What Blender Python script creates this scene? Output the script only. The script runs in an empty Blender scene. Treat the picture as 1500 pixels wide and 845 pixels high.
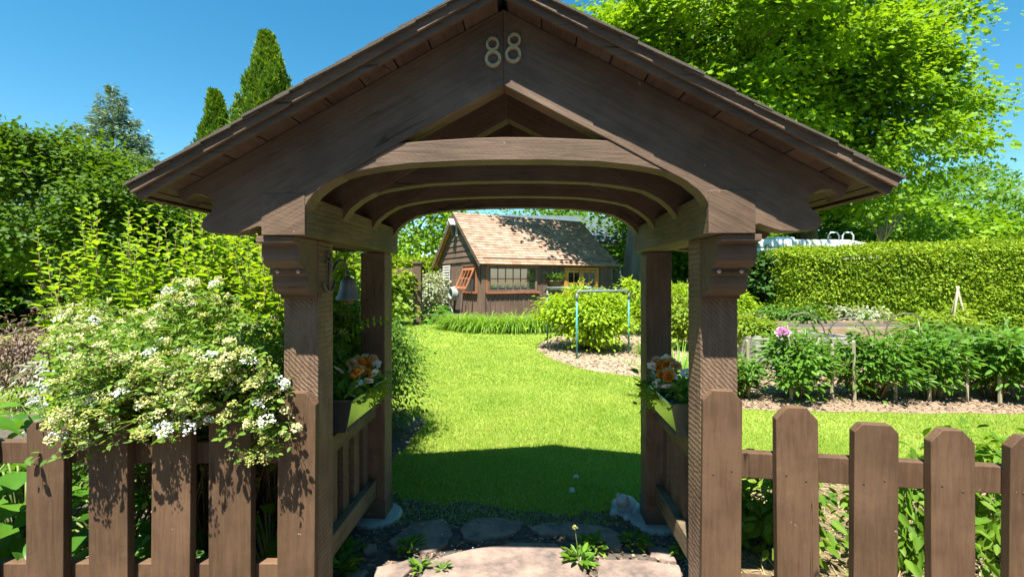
import bpy, math, random
import numpy as np
from mathutils import Vector, Matrix
R = math.radians
random.seed(7)
sc = bpy.context.scene
C = sc.collection

# ---------------------------------------------------------------- camera, sky, sun, exposure
CAMZ, F, HX, HY = 1.59, 680.0, 750.0, 410.0
cam_d = bpy.data.cameras.new('camera'); cam = bpy.data.objects.new('camera', cam_d); C.objects.link(cam)
cam.location = (0, 0, CAMZ); cam.rotation_euler = (R(90), 0, 0)
cam_d.sensor_width = 36; cam_d.lens = 36 * F / 1500; cam_d.shift_y = -(422.5 - HY) / 1500
cam_d.clip_start = 0.05; cam_d.clip_end = 2000
sc.camera = cam
SUN_EL, SUN_AZ = 66.0, 18.0            # sun stands behind the camera, 18 degrees to its left
w = bpy.data.worlds.new('World'); sc.world = w; w.use_nodes = True
nt = w.node_tree; bg = nt.nodes['Background']
sky = nt.nodes.new('ShaderNodeTexSky'); sky.sky_type = 'NISHITA'; sky.sun_disc = False
sky.sun_elevation = R(SUN_EL); sky.sun_rotation = R(180 + SUN_AZ); sky.altitude = 100
sky.air_density = 1.0; sky.dust_density = 0.15; sky.ozone_density = 2.2
hs = nt.nodes.new('ShaderNodeHueSaturation'); hs.inputs['Hue'].default_value = .480; hs.inputs['Saturation'].default_value = 1.34; hs.inputs['Value'].default_value = .90
nt.links.new(sky.outputs[0], hs.inputs['Color']); nt.links.new(hs.outputs[0], bg.inputs[0]); bg.inputs[1].default_value = 0.076
sun_d = bpy.data.lights.new('sun', 'SUN'); sun_d.energy = 5.0; sun_d.angle = R(0.5); sun_d.color = (1.0, 0.955, 0.88)
sun = bpy.data.objects.new('sun', sun_d); C.objects.link(sun)
sdir = Vector((math.sin(R(SUN_AZ)) * math.cos(R(SUN_EL)), math.cos(R(SUN_AZ)) * math.cos(R(SUN_EL)), -math.sin(R(SUN_EL))))
sun.rotation_euler = sdir.to_track_quat('-Z', 'Y').to_euler(); sun.location = (-6, -12, 30)
sc.view_settings.view_transform = 'Standard'; sc.view_settings.look = 'None'
sc.view_settings.exposure = 1.6; sc.view_settings.gamma = 1; sc.view_settings.use_curve_mapping = False
sc.render.engine = 'CYCLES'
sc.cycles.use_denoising = True
try: sc.cycles.denoiser = 'OPENIMAGEDENOISE'
except Exception: pass
sc.cycles.max_bounces = 8; sc.cycles.diffuse_bounces = 4; sc.cycles.transmission_bounces = 4; sc.cycles.glossy_bounces = 3
sc.cycles.transparent_max_bounces = 6; sc.cycles.sample_clamp_indirect = 6

# ---------------------------------------------------------------- pixel helpers (photo is 1500 wide)
def P(x, y, D): return np.array([(x - HX) / F * D, D, CAMZ + (HY - y) / F * D])
def G(x, y, z=0.0):
    D = (CAMZ - z) * F / (y - HY); return np.array([(x - HX) / F * D, D, z])
AC, AT = (-0.026, 2.055), R(2.36)      # arbor centre and turn
def AP(x, y, v):                       # pixel -> (u, z) on the arbor plane at depth v
    k = (x - HX) / F; c, s = math.cos(AT), math.sin(AT)
    u = (k * (AC[1] + c * v) - AC[0] - s * v) / (c + k * s)
    D = AC[1] - s * u + c * v
    return (u, CAMZ + (HY - y) / F * D)

# ---------------------------------------------------------------- materials
def new_mat(name):
    m = bpy.data.materials.new(name); m.use_nodes = True
    return m, m.node_tree, m.node_tree.nodes['Principled BSDF']
def N(t, typ, **kw):
    n = t.nodes.new(typ)
    for k, v in kw.items(): setattr(n, k, v)
    return n
def ramp(t, cols, pos=None):
    r = N(t, 'ShaderNodeValToRGB'); e = r.color_ramp.elements
    n = len(cols); pos = pos or [i / max(1, n - 1) for i in range(n)]
    while len(e) < n: e.new(0.5)
    for i, (c, p) in enumerate(zip(cols, pos)): e[i].position = p; e[i].color = (*c, 1)
    return r
def coords(t, scale=(1, 1, 1), rnd=False):
    tc = N(t, 'ShaderNodeTexCoord'); mp = N(t, 'ShaderNodeMapping'); mp.inputs['Scale'].default_value = scale
    t.links.new(tc.outputs['Object'], mp.inputs['Vector'])
    if rnd:
        oi = N(t, 'ShaderNodeObjectInfo'); mu = N(t, 'ShaderNodeMath', operation='MULTIPLY'); mu.inputs[1].default_value = 37.0
        t.links.new(oi.outputs['Random'], mu.inputs[0]); t.links.new(mu.outputs[0], mp.inputs['Location'])
    return mp
def pmat(name, cols, scale=6, rough=.7, bump=.3, bscale=60, bdist=.004, metallic=0, stretch=(1, 1, 1), pos=None, rnd=True, spec=.35, detail=5):
    m, t, b = new_mat(name); mp = coords(t, stretch, rnd)
    n = N(t, 'ShaderNodeTexNoise'); n.inputs['Scale'].default_value = scale; n.inputs['Detail'].default_value = detail
    n.inputs['Roughness'].default_value = .62
    t.links.new(mp.outputs[0], n.inputs['Vector'])
    r = ramp(t, cols, pos or ([.3, .7] if len(cols) == 2 else None)); t.links.new(n.outputs['Fac'], r.inputs[0]); t.links.new(r.outputs[0], b.inputs['Base Color'])
    b.inputs['Roughness'].default_value = rough; b.inputs['Metallic'].default_value = metallic; b.inputs['Specular IOR Level'].default_value = spec
    if bump:
        n2 = N(t, 'ShaderNodeTexNoise'); n2.inputs['Scale'].default_value = bscale; n2.inputs['Detail'].default_value = 6
        t.links.new(mp.outputs[0], n2.inputs['Vector'])
        bp = N(t, 'ShaderNodeBump'); bp.inputs['Strength'].default_value = bump; bp.inputs['Distance'].default_value = bdist
        t.links.new(n2.outputs['Fac'], bp.inputs['Height']); t.links.new(bp.outputs[0], b.inputs['Normal'])
    return m
def woodmat(name, c0, c1, saw=0.0, axis='z', rot=0.0, rough=.62, chips=True, sawc=(3.1, 0, 0.9), bump=.5, gscale=9, checks=True):
    """painted rough-sawn timber: grain along one axis, drying checks, saw marks, worn and chipped paint"""
    m, t, b = new_mat(name)
    tc = N(t, 'ShaderNodeTexCoord'); m0 = N(t, 'ShaderNodeMapping'); m0.inputs['Rotation'].default_value = (0, rot, 0); t.links.new(tc.outputs['Object'], m0.inputs['Vector'])
    oi = N(t, 'ShaderNodeObjectInfo'); mu = N(t, 'ShaderNodeMath', operation='MULTIPLY'); mu.inputs[1].default_value = 37.0; t.links.new(oi.outputs['Random'], mu.inputs[0]); t.links.new(mu.outputs[0], m0.inputs['Location'])
    mg = N(t, 'ShaderNodeMapping'); mg.inputs['Scale'].default_value = {'x': (.07, 1, 1), 'y': (1, .07, 1), 'z': (1, 1, .07)}[axis]; t.links.new(m0.outputs[0], mg.inputs['Vector'])
    def noise(mp, sc_, det=6, ro=.65, dist=0):
        n = N(t, 'ShaderNodeTexNoise'); n.inputs['Scale'].default_value = sc_; n.inputs['Detail'].default_value = det; n.inputs['Roughness'].default_value = ro; n.inputs['Distortion'].default_value = dist
        t.links.new(mp.outputs[0], n.inputs['Vector']); return n.outputs['Fac']
    def mixc(a, bcol, fac, mode='MIX'):
        mx = N(t, 'ShaderNodeMix', data_type='RGBA', blend_type=mode); t.links.new(a, mx.inputs[6])
        if hasattr(bcol, '__len__'): mx.inputs[7].default_value = (*bcol, 1)
        else: t.links.new(bcol, mx.inputs[7])
        if hasattr(fac, 'links'): t.links.new(fac, mx.inputs['Factor'])
        else: mx.inputs['Factor'].default_value = fac
        return mx.outputs[2]
    broad = noise(m0, gscale * .35, 4); fine = noise(mg, gscale * 7, 6, .7, .6)
    ad = N(t, 'ShaderNodeMath', operation='MULTIPLY_ADD'); ad.inputs[1].default_value = .45; t.links.new(fine, ad.inputs[0]); sc2 = N(t, 'ShaderNodeMath', operation='MULTIPLY'); sc2.inputs[1].default_value = .55; t.links.new(broad, sc2.inputs[0]); t.links.new(sc2.outputs[0], ad.inputs[2])
    r = ramp(t, [tuple(x * .72 for x in c0), c0, c1, tuple(x * 1.22 for x in c1)], [.32, .44, .56, .70]); t.links.new(ad.outputs[0], r.inputs[0]); col = r.outputs[0]
    h = fine
    if checks:   # narrow drying cracks running with the grain
        cr = noise(mg, 15, 3, .5, .3); rc = ramp(t, [(0, 0, 0), (1, 1, 1), (0, 0, 0)], [.488, .5, .512]); t.links.new(cr, rc.inputs[0])
        msk = noise(m0, 2.2, 2); rm = ramp(t, [(0, 0, 0), (1, 1, 1)], [.56, .64]); t.links.new(msk, rm.inputs[0])
        mm = N(t, 'ShaderNodeMath', operation='MULTIPLY'); t.links.new(rc.outputs[0], mm.inputs[0]); t.links.new(rm.outputs[0], mm.inputs[1])
        col = mixc(col, tuple(x * .25 for x in c0), mm.outputs[0]); sb = N(t, 'ShaderNodeMath', operation='SUBTRACT'); t.links.new(h, sb.inputs[0]); t.links.new(mm.outputs[0], sb.inputs[1]); h = sb.outputs[0]
    if chips:
        v = noise(m0, 30, 3); rr = ramp(t, [(0, 0, 0), (1, 1, 1)], [.725, .745]); t.links.new(v, rr.inputs[0]); col = mixc(col, (.30, .25, .19), rr.outputs[0])
        v2 = noise(m0, 3.3, 5, .7); r2 = ramp(t, [(0, 0, 0), (.55, .55, .55)], [.60, .74]); t.links.new(v2, r2.inputs[0]); col = mixc(col, tuple(min(1, x * 1.45 + .012) for x in c1), r2.outputs[0])
    mr = N(t, 'ShaderNodeMapRange'); mr.inputs['To Min'].default_value = .84; mr.inputs['To Max'].default_value = 1.12; t.links.new(oi.outputs['Random'], mr.inputs['Value']); col = mixc(col, mr.outputs[0], 1.0, 'MULTIPLY')   # boards differ a little
    t.links.new(col, b.inputs['Base Color'])
    b.inputs['Roughness'].default_value = rough; b.inputs['Specular IOR Level'].default_value = .3
    if saw:
        mp2 = N(t, 'ShaderNodeMapping'); mp2.inputs['Location'].default_value = sawc; t.links.new(m0.outputs[0], mp2.inputs['Vector'])
        wv = N(t, 'ShaderNodeTexWave', wave_type='RINGS', rings_direction='Y'); wv.inputs['Scale'].default_value = 19; wv.inputs['Distortion'].default_value = 4.5; wv.inputs['Detail'].default_value = 3; wv.inputs['Detail Scale'].default_value = 1.6; wv.inputs['Detail Roughness'].default_value = .65
        t.links.new(mp2.outputs[0], wv.inputs['Vector'])
        ma = N(t, 'ShaderNodeMath', operation='MULTIPLY_ADD'); ma.inputs[1].default_value = saw; t.links.new(wv.outputs['Fac'], ma.inputs[0]); t.links.new(h, ma.inputs[2]); h = ma.outputs[0]
    bp = N(t, 'ShaderNodeBump'); bp.inputs['Strength'].default_value = bump; bp.inputs['Distance'].default_value = .008
    t.links.new(h, bp.inputs['Height']); t.links.new(bp.outputs[0], b.inputs['Normal'])
    return m
def leafmat(name, cols, trans=.38, rough=.5, patch=1.2, spec=.22, tcol=None):
    """leaf: tone varies leaf by leaf (rnd) and in broad patches; light passes through"""
    m, t, b = new_mat(name)
    at = N(t, 'ShaderNodeAttribute', attribute_name='rnd')
    mp = coords(t); n = N(t, 'ShaderNodeTexNoise'); n.inputs['Scale'].default_value = patch; n.inputs['Detail'].default_value = 2
    t.links.new(mp.outputs[0], n.inputs['Vector'])
    a = N(t, 'ShaderNodeMath', operation='MULTIPLY_ADD'); a.inputs[1].default_value = .55; t.links.new(at.outputs['Fac'], a.inputs[0])
    s = N(t, 'ShaderNodeMath', operation='MULTIPLY'); s.inputs[1].default_value = .45; t.links.new(n.outputs['Fac'], s.inputs[0]); t.links.new(s.outputs[0], a.inputs[2])
    r = ramp(t, cols, [.12 + .76 * i / (len(cols) - 1) for i in range(len(cols))]); t.links.new(a.outputs[0], r.inputs[0])
    t.links.new(r.outputs[0], b.inputs['Base Color']); b.inputs['Roughness'].default_value = rough; b.inputs['Specular IOR Level'].default_value = spec
    tr = N(t, 'ShaderNodeBsdfTranslucent')
    mu = N(t, 'ShaderNodeMix', data_type='RGBA', blend_type='MULTIPLY'); mu.inputs['Factor'].default_value = 1
    t.links.new(r.outputs[0], mu.inputs[6]); mu.inputs[7].default_value = (*(tcol or (1.5, 1.35, .5)), 1); t.links.new(mu.outputs[2], tr.inputs[0])
    mx = N(t, 'ShaderNodeMixShader'); mx.inputs[0].default_value = trans
    out = t.nodes['Material Output']; t.links.new(b.outputs[0], mx.inputs[1]); t.links.new(tr.outputs[0], mx.inputs[2]); t.links.new(mx.outputs[0], out.inputs[0])
    return m

BR0, BR1 = (.110, .070, .044), (.152, .100, .064)
M = {}
M['wood'] = woodmat('brown_paint_timber', BR0, BR1, saw=.04, axis='x', bump=.35)
M['wood_l'] = woodmat('brown_paint_rafter', BR0, BR1, saw=.07, axis='x', rot=R(29), bump=.4)
M['wood_r'] = woodmat('brown_paint_rafter_mirrored', BR0, BR1, saw=.07, axis='x', rot=R(-29), bump=.4)
M['wood_saw'] = woodmat('brown_paint_rough_sawn', tuple(c * 1.25 for c in BR0), tuple(c * 1.32 for c in BR1), saw=.42, bump=.65)
M['wood_side'] = woodmat('weathered_brown_timber', (.10, .074, .042), (.165, .122, .070), saw=.15, axis='y', bump=.6)
M['picket'] = woodmat('brown_paint_picket', (.094, .053, .029), (.130, .076, .042), saw=.03, bump=.35)
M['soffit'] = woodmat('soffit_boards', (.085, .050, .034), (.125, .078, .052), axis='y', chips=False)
M['deck'] = pmat('roof_felt', [(.02, .018, .016), (.03, .028, .025)])
M['shingle'] = pmat('weathered_shingle', [(.075, .062, .045), (.17, .145, .11)], scale=14, rough=.95, bump=.8, bscale=120)
M['brass'] = pmat('brass', [(.42, .31, .14), (.56, .43, .22)], scale=20, rough=.45, metallic=.25, bump=.1)
M['steel'] = pmat('dull_steel', [(.42, .42, .42), (.55, .55, .54)], scale=20, rough=.35, metallic=.9, bump=.1)
M['iron'] = pmat('brown_iron', [(.10, .085, .07), (.16, .14, .12)], scale=20, rough=.55, metallic=.3, bump=.2)
M['bell'] = pmat('bell_bronze', [(.16, .15, .14), (.22, .21, .19)], scale=12, rough=.5, metallic=.5, bump=.1)
M['trough'] = pmat('galvanised_trough', [(.46, .52, .40), (.60, .66, .52)], scale=10, rough=.27, metallic=.92, bump=.12, bscale=9, bdist=.01)
M['trough_in'] = pmat('plastic_liner', [(.03, .03, .03), (.05, .05, .05)], rough=.5)
M['concrete'] = pmat('concrete', [(.27, .28, .25), (.40, .40, .36)], scale=9, rough=.9, bump=.5, bscale=70)
M['flag'] = pmat('flagstone', [(.09, .075, .066), (.17, .125, .102), (.22, .16, .128), (.27, .205, .16)], scale=7, rough=.85, bump=1, bscale=26, bdist=.014, rnd=True, pos=[.34, .45, .54, .66], detail=10)
M['soil'] = pmat('soil', [(.05, .042, .032), (.13, .11, .088)], scale=22, rough=1, bump=1, bscale=90, bdist=.012)
M['mulch'] = pmat('bark_mulch', [(.16, .105, .066), (.27, .19, .125), (.36, .27, .19)], scale=16, rough=1, bump=1, bscale=60, bdist=.015)
M['sand'] = pmat('light_mulch', [(.24, .175, .112), (.34, .26, .175)], scale=10, rough=1, bump=.8, bscale=55, bdist=.012)
M['straw_g'] = pmat('straw_ground', [(.10, .075, .04), (.24, .18, .095)], scale=20, rough=1, bump=1, bscale=60, bdist=.015)
M['straw'] = leafmat('straw', [(.22, .16, .08), (.34, .26, .13), (.46, .37, .21)], trans=.15, rough=.7, tcol=(1, 1, 1))
M['chip'] = leafmat('bark_chips', [(.08, .052, .035), (.19, .13, .085), (.33, .245, .165)], trans=0, rough=.9, tcol=(1, 1, 1))
M['sand_chip'] = leafmat('pale_chips', [(.20, .145, .095), (.30, .225, .15), (.40, .315, .22)], trans=0, rough=.9, tcol=(1, 1, 1))
M['petal_w'] = leafmat('white_petal', [(.74, .76, .72), (.80, .81, .78)], trans=.25, rough=.5, tcol=(1, 1, 1))
M['petal_c'] = leafmat('cream_floret', [(.50, .50, .17), (.64, .62, .30), (.74, .73, .48)], trans=.3, rough=.55, tcol=(1, 1, .85))
M['petal_y'] = leafmat('fading_floret', [(.30, .34, .07), (.42, .44, .12), (.54, .53, .22)], trans=.3, rough=.6, tcol=(1, 1, .7))
M['petal_o'] = leafmat('orange_petal', [(.80, .30, .03), (.86, .40, .06)], trans=.3, tcol=(1, .8, .5))
M['petal_p'] = leafmat('peach_petal', [(.80, .50, .24), (.85, .58, .34)], trans=.3, tcol=(1, .9, .8))
M['petal_k'] = leafmat('pink_petal', [(.74, .42, .64), (.82, .56, .74)], trans=.3, tcol=(1, .8, .9))
# foliage
M['lf_spirea'] = leafmat('spirea_leaf', [(.070, .165, .022), (.150, .270, .034), (.250, .360, .055)], trans=.42)
M['lf_shoot'] = leafmat('shoot_leaf', [(.12, .24, .012), (.21, .35, .018), (.31, .43, .030)], trans=.48)
M['lf_dark'] = leafmat('dark_leaf', [(.025, .070, .014), (.045, .110, .020), (.075, .155, .026)], trans=.3)
M['lf_fine'] = leafmat('fine_shrub_leaf', [(.045, .115, .018), (.080, .175, .022), (.14, .25, .03)], trans=.35)
M['lf_maple'] = leafmat('maple_leaf', [(.075, .175, .008), (.150, .285, .012), (.265, .400, .018)], trans=.43, patch=.35)
M['lf_maple2'] = leafmat('deep_maple_leaf', [(.045, .120, .012), (.090, .200, .016), (.150, .270, .022)], trans=.42, patch=.3)
M['lf_jap'] = leafmat('small_maple_leaf', [(.035, .085, .006), (.075, .155, .010), (.145, .235, .014)], trans=.42, patch=.6)
M['lf_spruce'] = leafmat('blue_spruce_needle', [(.12, .19, .15), (.19, .27, .22), (.28, .36, .30)], trans=.12, rough=.6)
M['lf_cedar'] = leafmat('cedar_spray', [(.075, .150, .012), (.125, .220, .016), (.19, .29, .02)], trans=.2, rough=.6, patch=.8)
M['lf_hedge'] = leafmat('hedge_spray', [(.085, .165, .010), (.20, .315, .014), (.36, .45, .03)], trans=.3, rough=.55, patch=.7)
M['lf_gold'] = leafmat('golden_shrub_leaf', [(.13, .25, .010), (.24, .375, .014), (.38, .48, .03)], trans=.42, patch=1.5)
M['lf_vine'] = leafmat('vine_leaf', [(.12, .21, .02), (.20, .30, .025), (.30, .38, .05)], trans=.45)
M['lf_pale'] = leafmat('variegated_leaf', [(.14, .19, .10), (.30, .35, .22), (.50, .52, .40)], trans=.3)
M['lf_peony'] = leafmat('peony_leaf', [(.05, .14, .018), (.095, .215, .025), (.15, .285, .032)], trans=.36, rough=.36, patch=2)
M['lf_lily'] = leafmat('daylily_blade', [(.10, .22, .02), (.16, .30, .025), (.24, .37, .035)], trans=.4)
M['lf_hosta'] = leafmat('broad_leaf', [(.040, .13, .015), (.075, .195, .020), (.125, .265, .026)], trans=.42, rough=.35, patch=3)
M['lf_silver'] = leafmat('silver_leaf', [(.22, .27, .20), (.34, .38, .31), (.44, .47, .40)], trans=.2)
M['lf_heath'] = leafmat('heather_twig', [(.16, .105, .085), (.23, .16, .13), (.30, .22, .18)], trans=.1)
M['lf_weedy'] = leafmat('soft_leaf', [(.06, .15, .014), (.12, .235, .02), (.20, .32, .03)], trans=.45, patch=4)
M['grass_b'] = leafmat('grass_blade', [(.13, .27, .024), (.235, .37, .042), (.37, .46, .09), (.54, .51, .19)], trans=.42, rough=.5, patch=1.4)
M['weed'] = leafmat('weed_leaf', [(.07, .17, .02), (.12, .25, .025), (.18, .32, .03)], trans=.4)
M['bark'] = pmat('bark', [(.075, .058, .042), (.17, .14, .11)], scale=9, rough=.95, bump=1, bscale=25, bdist=.03, stretch=(1, 1, .25))
M['bark_l'] = pmat('grey_bark', [(.14, .12, .095), (.27, .235, .19)], scale=4, rough=.95, bump=1, bscale=12, bdist=.05, stretch=(1, 1, .2))
M['twig'] = pmat('twig_bark', [(.13, .085, .045), (.22, .15, .08)], scale=30, rough=.8, bump=.2)
M['stem_g'] = pmat('green_stem', [(.10, .15, .035), (.17, .21, .06)], scale=20, rough=.6, bump=0)
M['stake'] = pmat('grey_stake_wood', [(.26, .23, .14), (.40, .36, .25)], scale=20, rough=.9, stretch=(1, 1, .2))

def lawnmat():
    m, t, b = new_mat('lawn')
    mp = coords(t)
    n = N(t, 'ShaderNodeTexNoise'); n.inputs['Scale'].default_value = .9; n.inputs['Detail'].default_value = 4
    n2 = N(t, 'ShaderNodeTexNoise'); n2.inputs['Scale'].default_value = 26; n2.inputs['Detail'].default_value = 6; n2.inputs['Roughness'].default_value = .75
    for q in (n, n2): t.links.new(mp.outputs[0], q.inputs['Vector'])
    a = N(t, 'ShaderNodeMath', operation='MULTIPLY_ADD'); a.inputs[1].default_value = .5; t.links.new(n.outputs['Fac'], a.inputs[0])
    s = N(t, 'ShaderNodeMath', operation='MULTIPLY'); s.inputs[1].default_value = .5; t.links.new(n2.outputs['Fac'], s.inputs[0]); t.links.new(s.outputs[0], a.inputs[2])
    r = ramp(t, [(.105, .190, .016), (.215, .305, .034), (.340, .400, .075)], [.32, .5, .66]); t.links.new(a.outputs[0], r.inputs[0]); t.links.new(r.outputs[0], b.inputs['Base Color'])
    b.inputs['Roughness'].default_value = .9; b.inputs['Specular IOR Level'].default_value = .15
    bp = N(t, 'ShaderNodeBump'); bp.inputs['Strength'].default_value = 1; bp.inputs['Distance'].default_value = .04
    t.links.new(n2.outputs['Fac'], bp.inputs['Height']); t.links.new(bp.outputs[0], b.inputs['Normal'])
    return m
M['lawn'] = lawnmat()

# ---------------------------------------------------------------- object helpers
def thing(name, label, cat, loc=(0, 0, 0), rz=0, group=None):
    o = bpy.data.objects.new(name, None); C.objects.link(o); o.location = loc; o.rotation_euler = (0, 0, rz)
    o.empty_display_size = .1
    o['label'] = label; o['category'] = cat
    if group: o['group'] = group
    return o
def tag(o, label=None, cat=None, group=None, kind=None):
    if label: o['label'] = label
    if cat: o['category'] = cat
    if group: o['group'] = group
    if kind: o['kind'] = kind
    return o
def link(name, me, mat=None, parent=None):
    o = bpy.data.objects.new(name, me); C.objects.link(o)
    if mat is not None: me.materials.append(mat)
    if parent is not None: o.parent = parent
    return o
def inst(name, me, parent=None, loc=(0, 0, 0), rot=(0, 0, 0), scale=(1, 1, 1)):
    o = bpy.data.objects.new(name, me); C.objects.link(o); o.parent = parent
    o.location = loc; o.rotation_euler = rot; o.scale = scale
    return o
def copy_tree(o, parent=None):
    c = o.copy(); C.objects.link(c); c.parent = parent
    for ch in list(o.children): copy_tree(ch, c)
    return c

class MB:
    def __init__(s): s.v = []; s.f = []
    def add(s, vs, fs):
        k = len(s.v); s.v += [tuple(map(float, p)) for p in vs]; s.f += [tuple(i + k for i in f) for f in fs]; return s
    def box(s, x0, x1, y0, y1, z0, z1):
        return s.add([(x0, y0, z0), (x1, y0, z0), (x1, y1, z0), (x0, y1, z0), (x0, y0, z1), (x1, y0, z1), (x1, y1, z1), (x0, y1, z1)],
                     [(0, 3, 2, 1), (4, 5, 6, 7), (0, 1, 5, 4), (1, 2, 6, 5), (2, 3, 7, 6), (3, 0, 4, 7)])
    def prism(s, poly, a0, a1, axis='y'):
        """extrude a 2-D outline: axis y -> (x, z) outline, x -> (y, z), z -> (x, y)"""
        n = len(poly)
        f = {'y': lambda p, a: (p[0], a, p[1]), 'x': lambda p, a: (a, p[0], p[1]), 'z': lambda p, a: (p[0], p[1], a)}[axis]
        vs = [f(p, a0) for p in poly] + [f(p, a1) for p in poly]
        return s.add(vs, [tuple(range(n)), tuple(range(2 * n - 1, n - 1, -1))] + [(i + n, (i + 1) % n + n, (i + 1) % n, i) for i in range(n)])
    def bar(s, a, b, wx, wz, up=(0, 0, 1)):
        a, b = Vector(a), Vector(b); d = (b - a).normalized(); u = Vector(up)
        if abs(d.dot(u)) > .98: u = Vector((0, 1, 0))
        x = d.cross(u).normalized() * wx / 2; z = x.normalized().cross(d) * wz / 2
        vs = [p + i * x + j * z for p in (a, b) for i, j in ((-1, -1), (1, -1), (1, 1), (-1, 1))]
        return s.add(vs, [(0, 1, 2, 3), (7, 6, 5, 4), (0, 4, 5, 1), (1, 5, 6, 2), (2, 6, 7, 3), (3, 7, 4, 0)])
    def tube(s, path, rad, n=6):
        path = [Vector(p) for p in path]; rad = rad if hasattr(rad, '__len__') else [rad] * len(path)
        vs = []; fs = []; ref = Vector((.31, .47, .83)).normalized()
        for i, p in enumerate(path):
            d = (path[min(i + 1, len(path) - 1)] - path[max(i - 1, 0)]).normalized()
            x = d.cross(ref)
            if x.length < 1e-3: x = d.cross(Vector((1, 0, 0)))
            x.normalize(); y = d.cross(x)
            for k in range(n):
                a = 2 * math.pi * k / n; vs.append(p + rad[i] * (math.cos(a) * x + math.sin(a) * y))
        for i in range(len(path) - 1):
            for k in range(n): fs.append((i * n + k, i * n + (k + 1) % n, (i + 1) * n + (k + 1) % n, (i + 1) * n + k))
        fs.append(tuple(range(n - 1, -1, -1))); e = (len(path) - 1) * n; fs.append(tuple(range(e, e + n)))
        return s.add(vs, fs)
    def lathe(s, prof, n=20, c=(0, 0, 0)):
        vs = [(c[0] + r * math.cos(2 * math.pi * k / n), c[1] + r * math.sin(2 * math.pi * k / n), c[2] + z) for r, z in prof for k in range(n)]
        fs = [(i * n + k, i * n + (k + 1) % n, (i + 1) * n + (k + 1) % n, (i + 1) * n + k) for i in range(len(prof) - 1) for k in range(n)]
        fs += [tuple(range(n - 1, -1, -1)), tuple(range((len(prof) - 1) * n, len(prof) * n))]
        return s.add(vs, fs)
    def ball(s, c, r, n=10, m=7):
        r = r if hasattr(r, '__len__') else (r, r, r)
        vs = [(c[0] + r[0] * math.sin(math.pi * j / m) * math.cos(2 * math.pi * k / n), c[1] + r[1] * math.sin(math.pi * j / m) * math.sin(2 * math.pi * k / n), c[2] + r[2] * math.cos(math.pi * j / m)) for j in range(1, m) for k in range(n)]
        vs += [(c[0], c[1], c[2] + r[2]), (c[0], c[1], c[2] - r[2])]; t = len(vs) - 2
        fs = [(j * n + (k + 1) % n, j * n + k, (j + 1) * n + k, (j + 1) * n + (k + 1) % n) for j in range(m - 2) for k in range(n)]
        fs += [(t, k, (k + 1) % n) for k in range(n)] + [(t + 1, (m - 2) * n + (k + 1) % n, (m - 2) * n + k) for k in range(n)]
        return s.add(vs, fs)
    def mesh(s, name, mat=None, smooth=False):
        me = bpy.data.meshes.new(name); me.from_pydata(s.v, [], s.f); me.update()
        if mat is not None: me.materials.append(mat)
        if smooth: me.polygons.foreach_set('use_smooth', [True] * len(me.polygons))
        return me
    def build(s, name, mat, parent=None, bevel=0, smooth=False, seg=2):
        import bmesh
        me = s.mesh(name, mat, smooth)
        bm = bmesh.new(); bm.from_mesh(me); bmesh.ops.recalc_face_normals(bm, faces=bm.faces); bm.to_mesh(me); bm.free()
        o = link(name, me, None, parent)
        if bevel:
            b = o.modifiers.new('bevel', 'BEVEL'); b.width = bevel; b.segments = seg; b.limit_method = 'ANGLE'; b.angle_limit = R(35)
        return o

# ---------------------------------------------------------------- foliage (numpy)
rg = np.random.default_rng(11)
T4 = (np.array([(0, 0, 0), (.5, .45, .10), (0, 1, -.04), (-.5, .45, .10)]), [(0, 1, 2), (0, 2, 3)])
T6 = (np.array([(0, 0, 0), (.42, .28, .09), (.36, .66, .07), (0, 1, -.07), (-.36, .66, .07), (-.42, .28, .09)]), [(0, 1, 2, 3), (0, 3, 4, 5)])
TL = (np.array([(0, 0, 0), (.30, .35, .06), (.24, .7, .0), (0, 1, -.12), (-.24, .7, .0), (-.30, .35, .06)]), [(0, 1, 2, 3), (0, 3, 4, 5)])
TB = (np.array([(-.5, 0, 0), (.5, 0, 0), (.12, 1, 0)]), [(0, 1, 2)])
TM = (np.array([(0, 0, 0), (.5, .2, .06), (.22, .48, .02), (.42, .8, .05), (0, 1, -.05), (-.42, .8, .05), (-.22, .48, .02), (-.5, .2, .06)]), [(0, 1, 2), (0, 2, 3, 4), (0, 4, 5, 6), (0, 6, 7)])
TQ = (np.array([(-.5, -.5, 0), (.5, -.5, .0), (.5, .5, 0), (-.5, .5, 0)]), [(0, 1, 2, 3)])
def unit(a): return a / np.maximum(np.linalg.norm(a, axis=-1, keepdims=True), 1e-9)
def rdir(n, g=None): return unit((g or rg).normal(size=(n, 3)))
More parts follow.
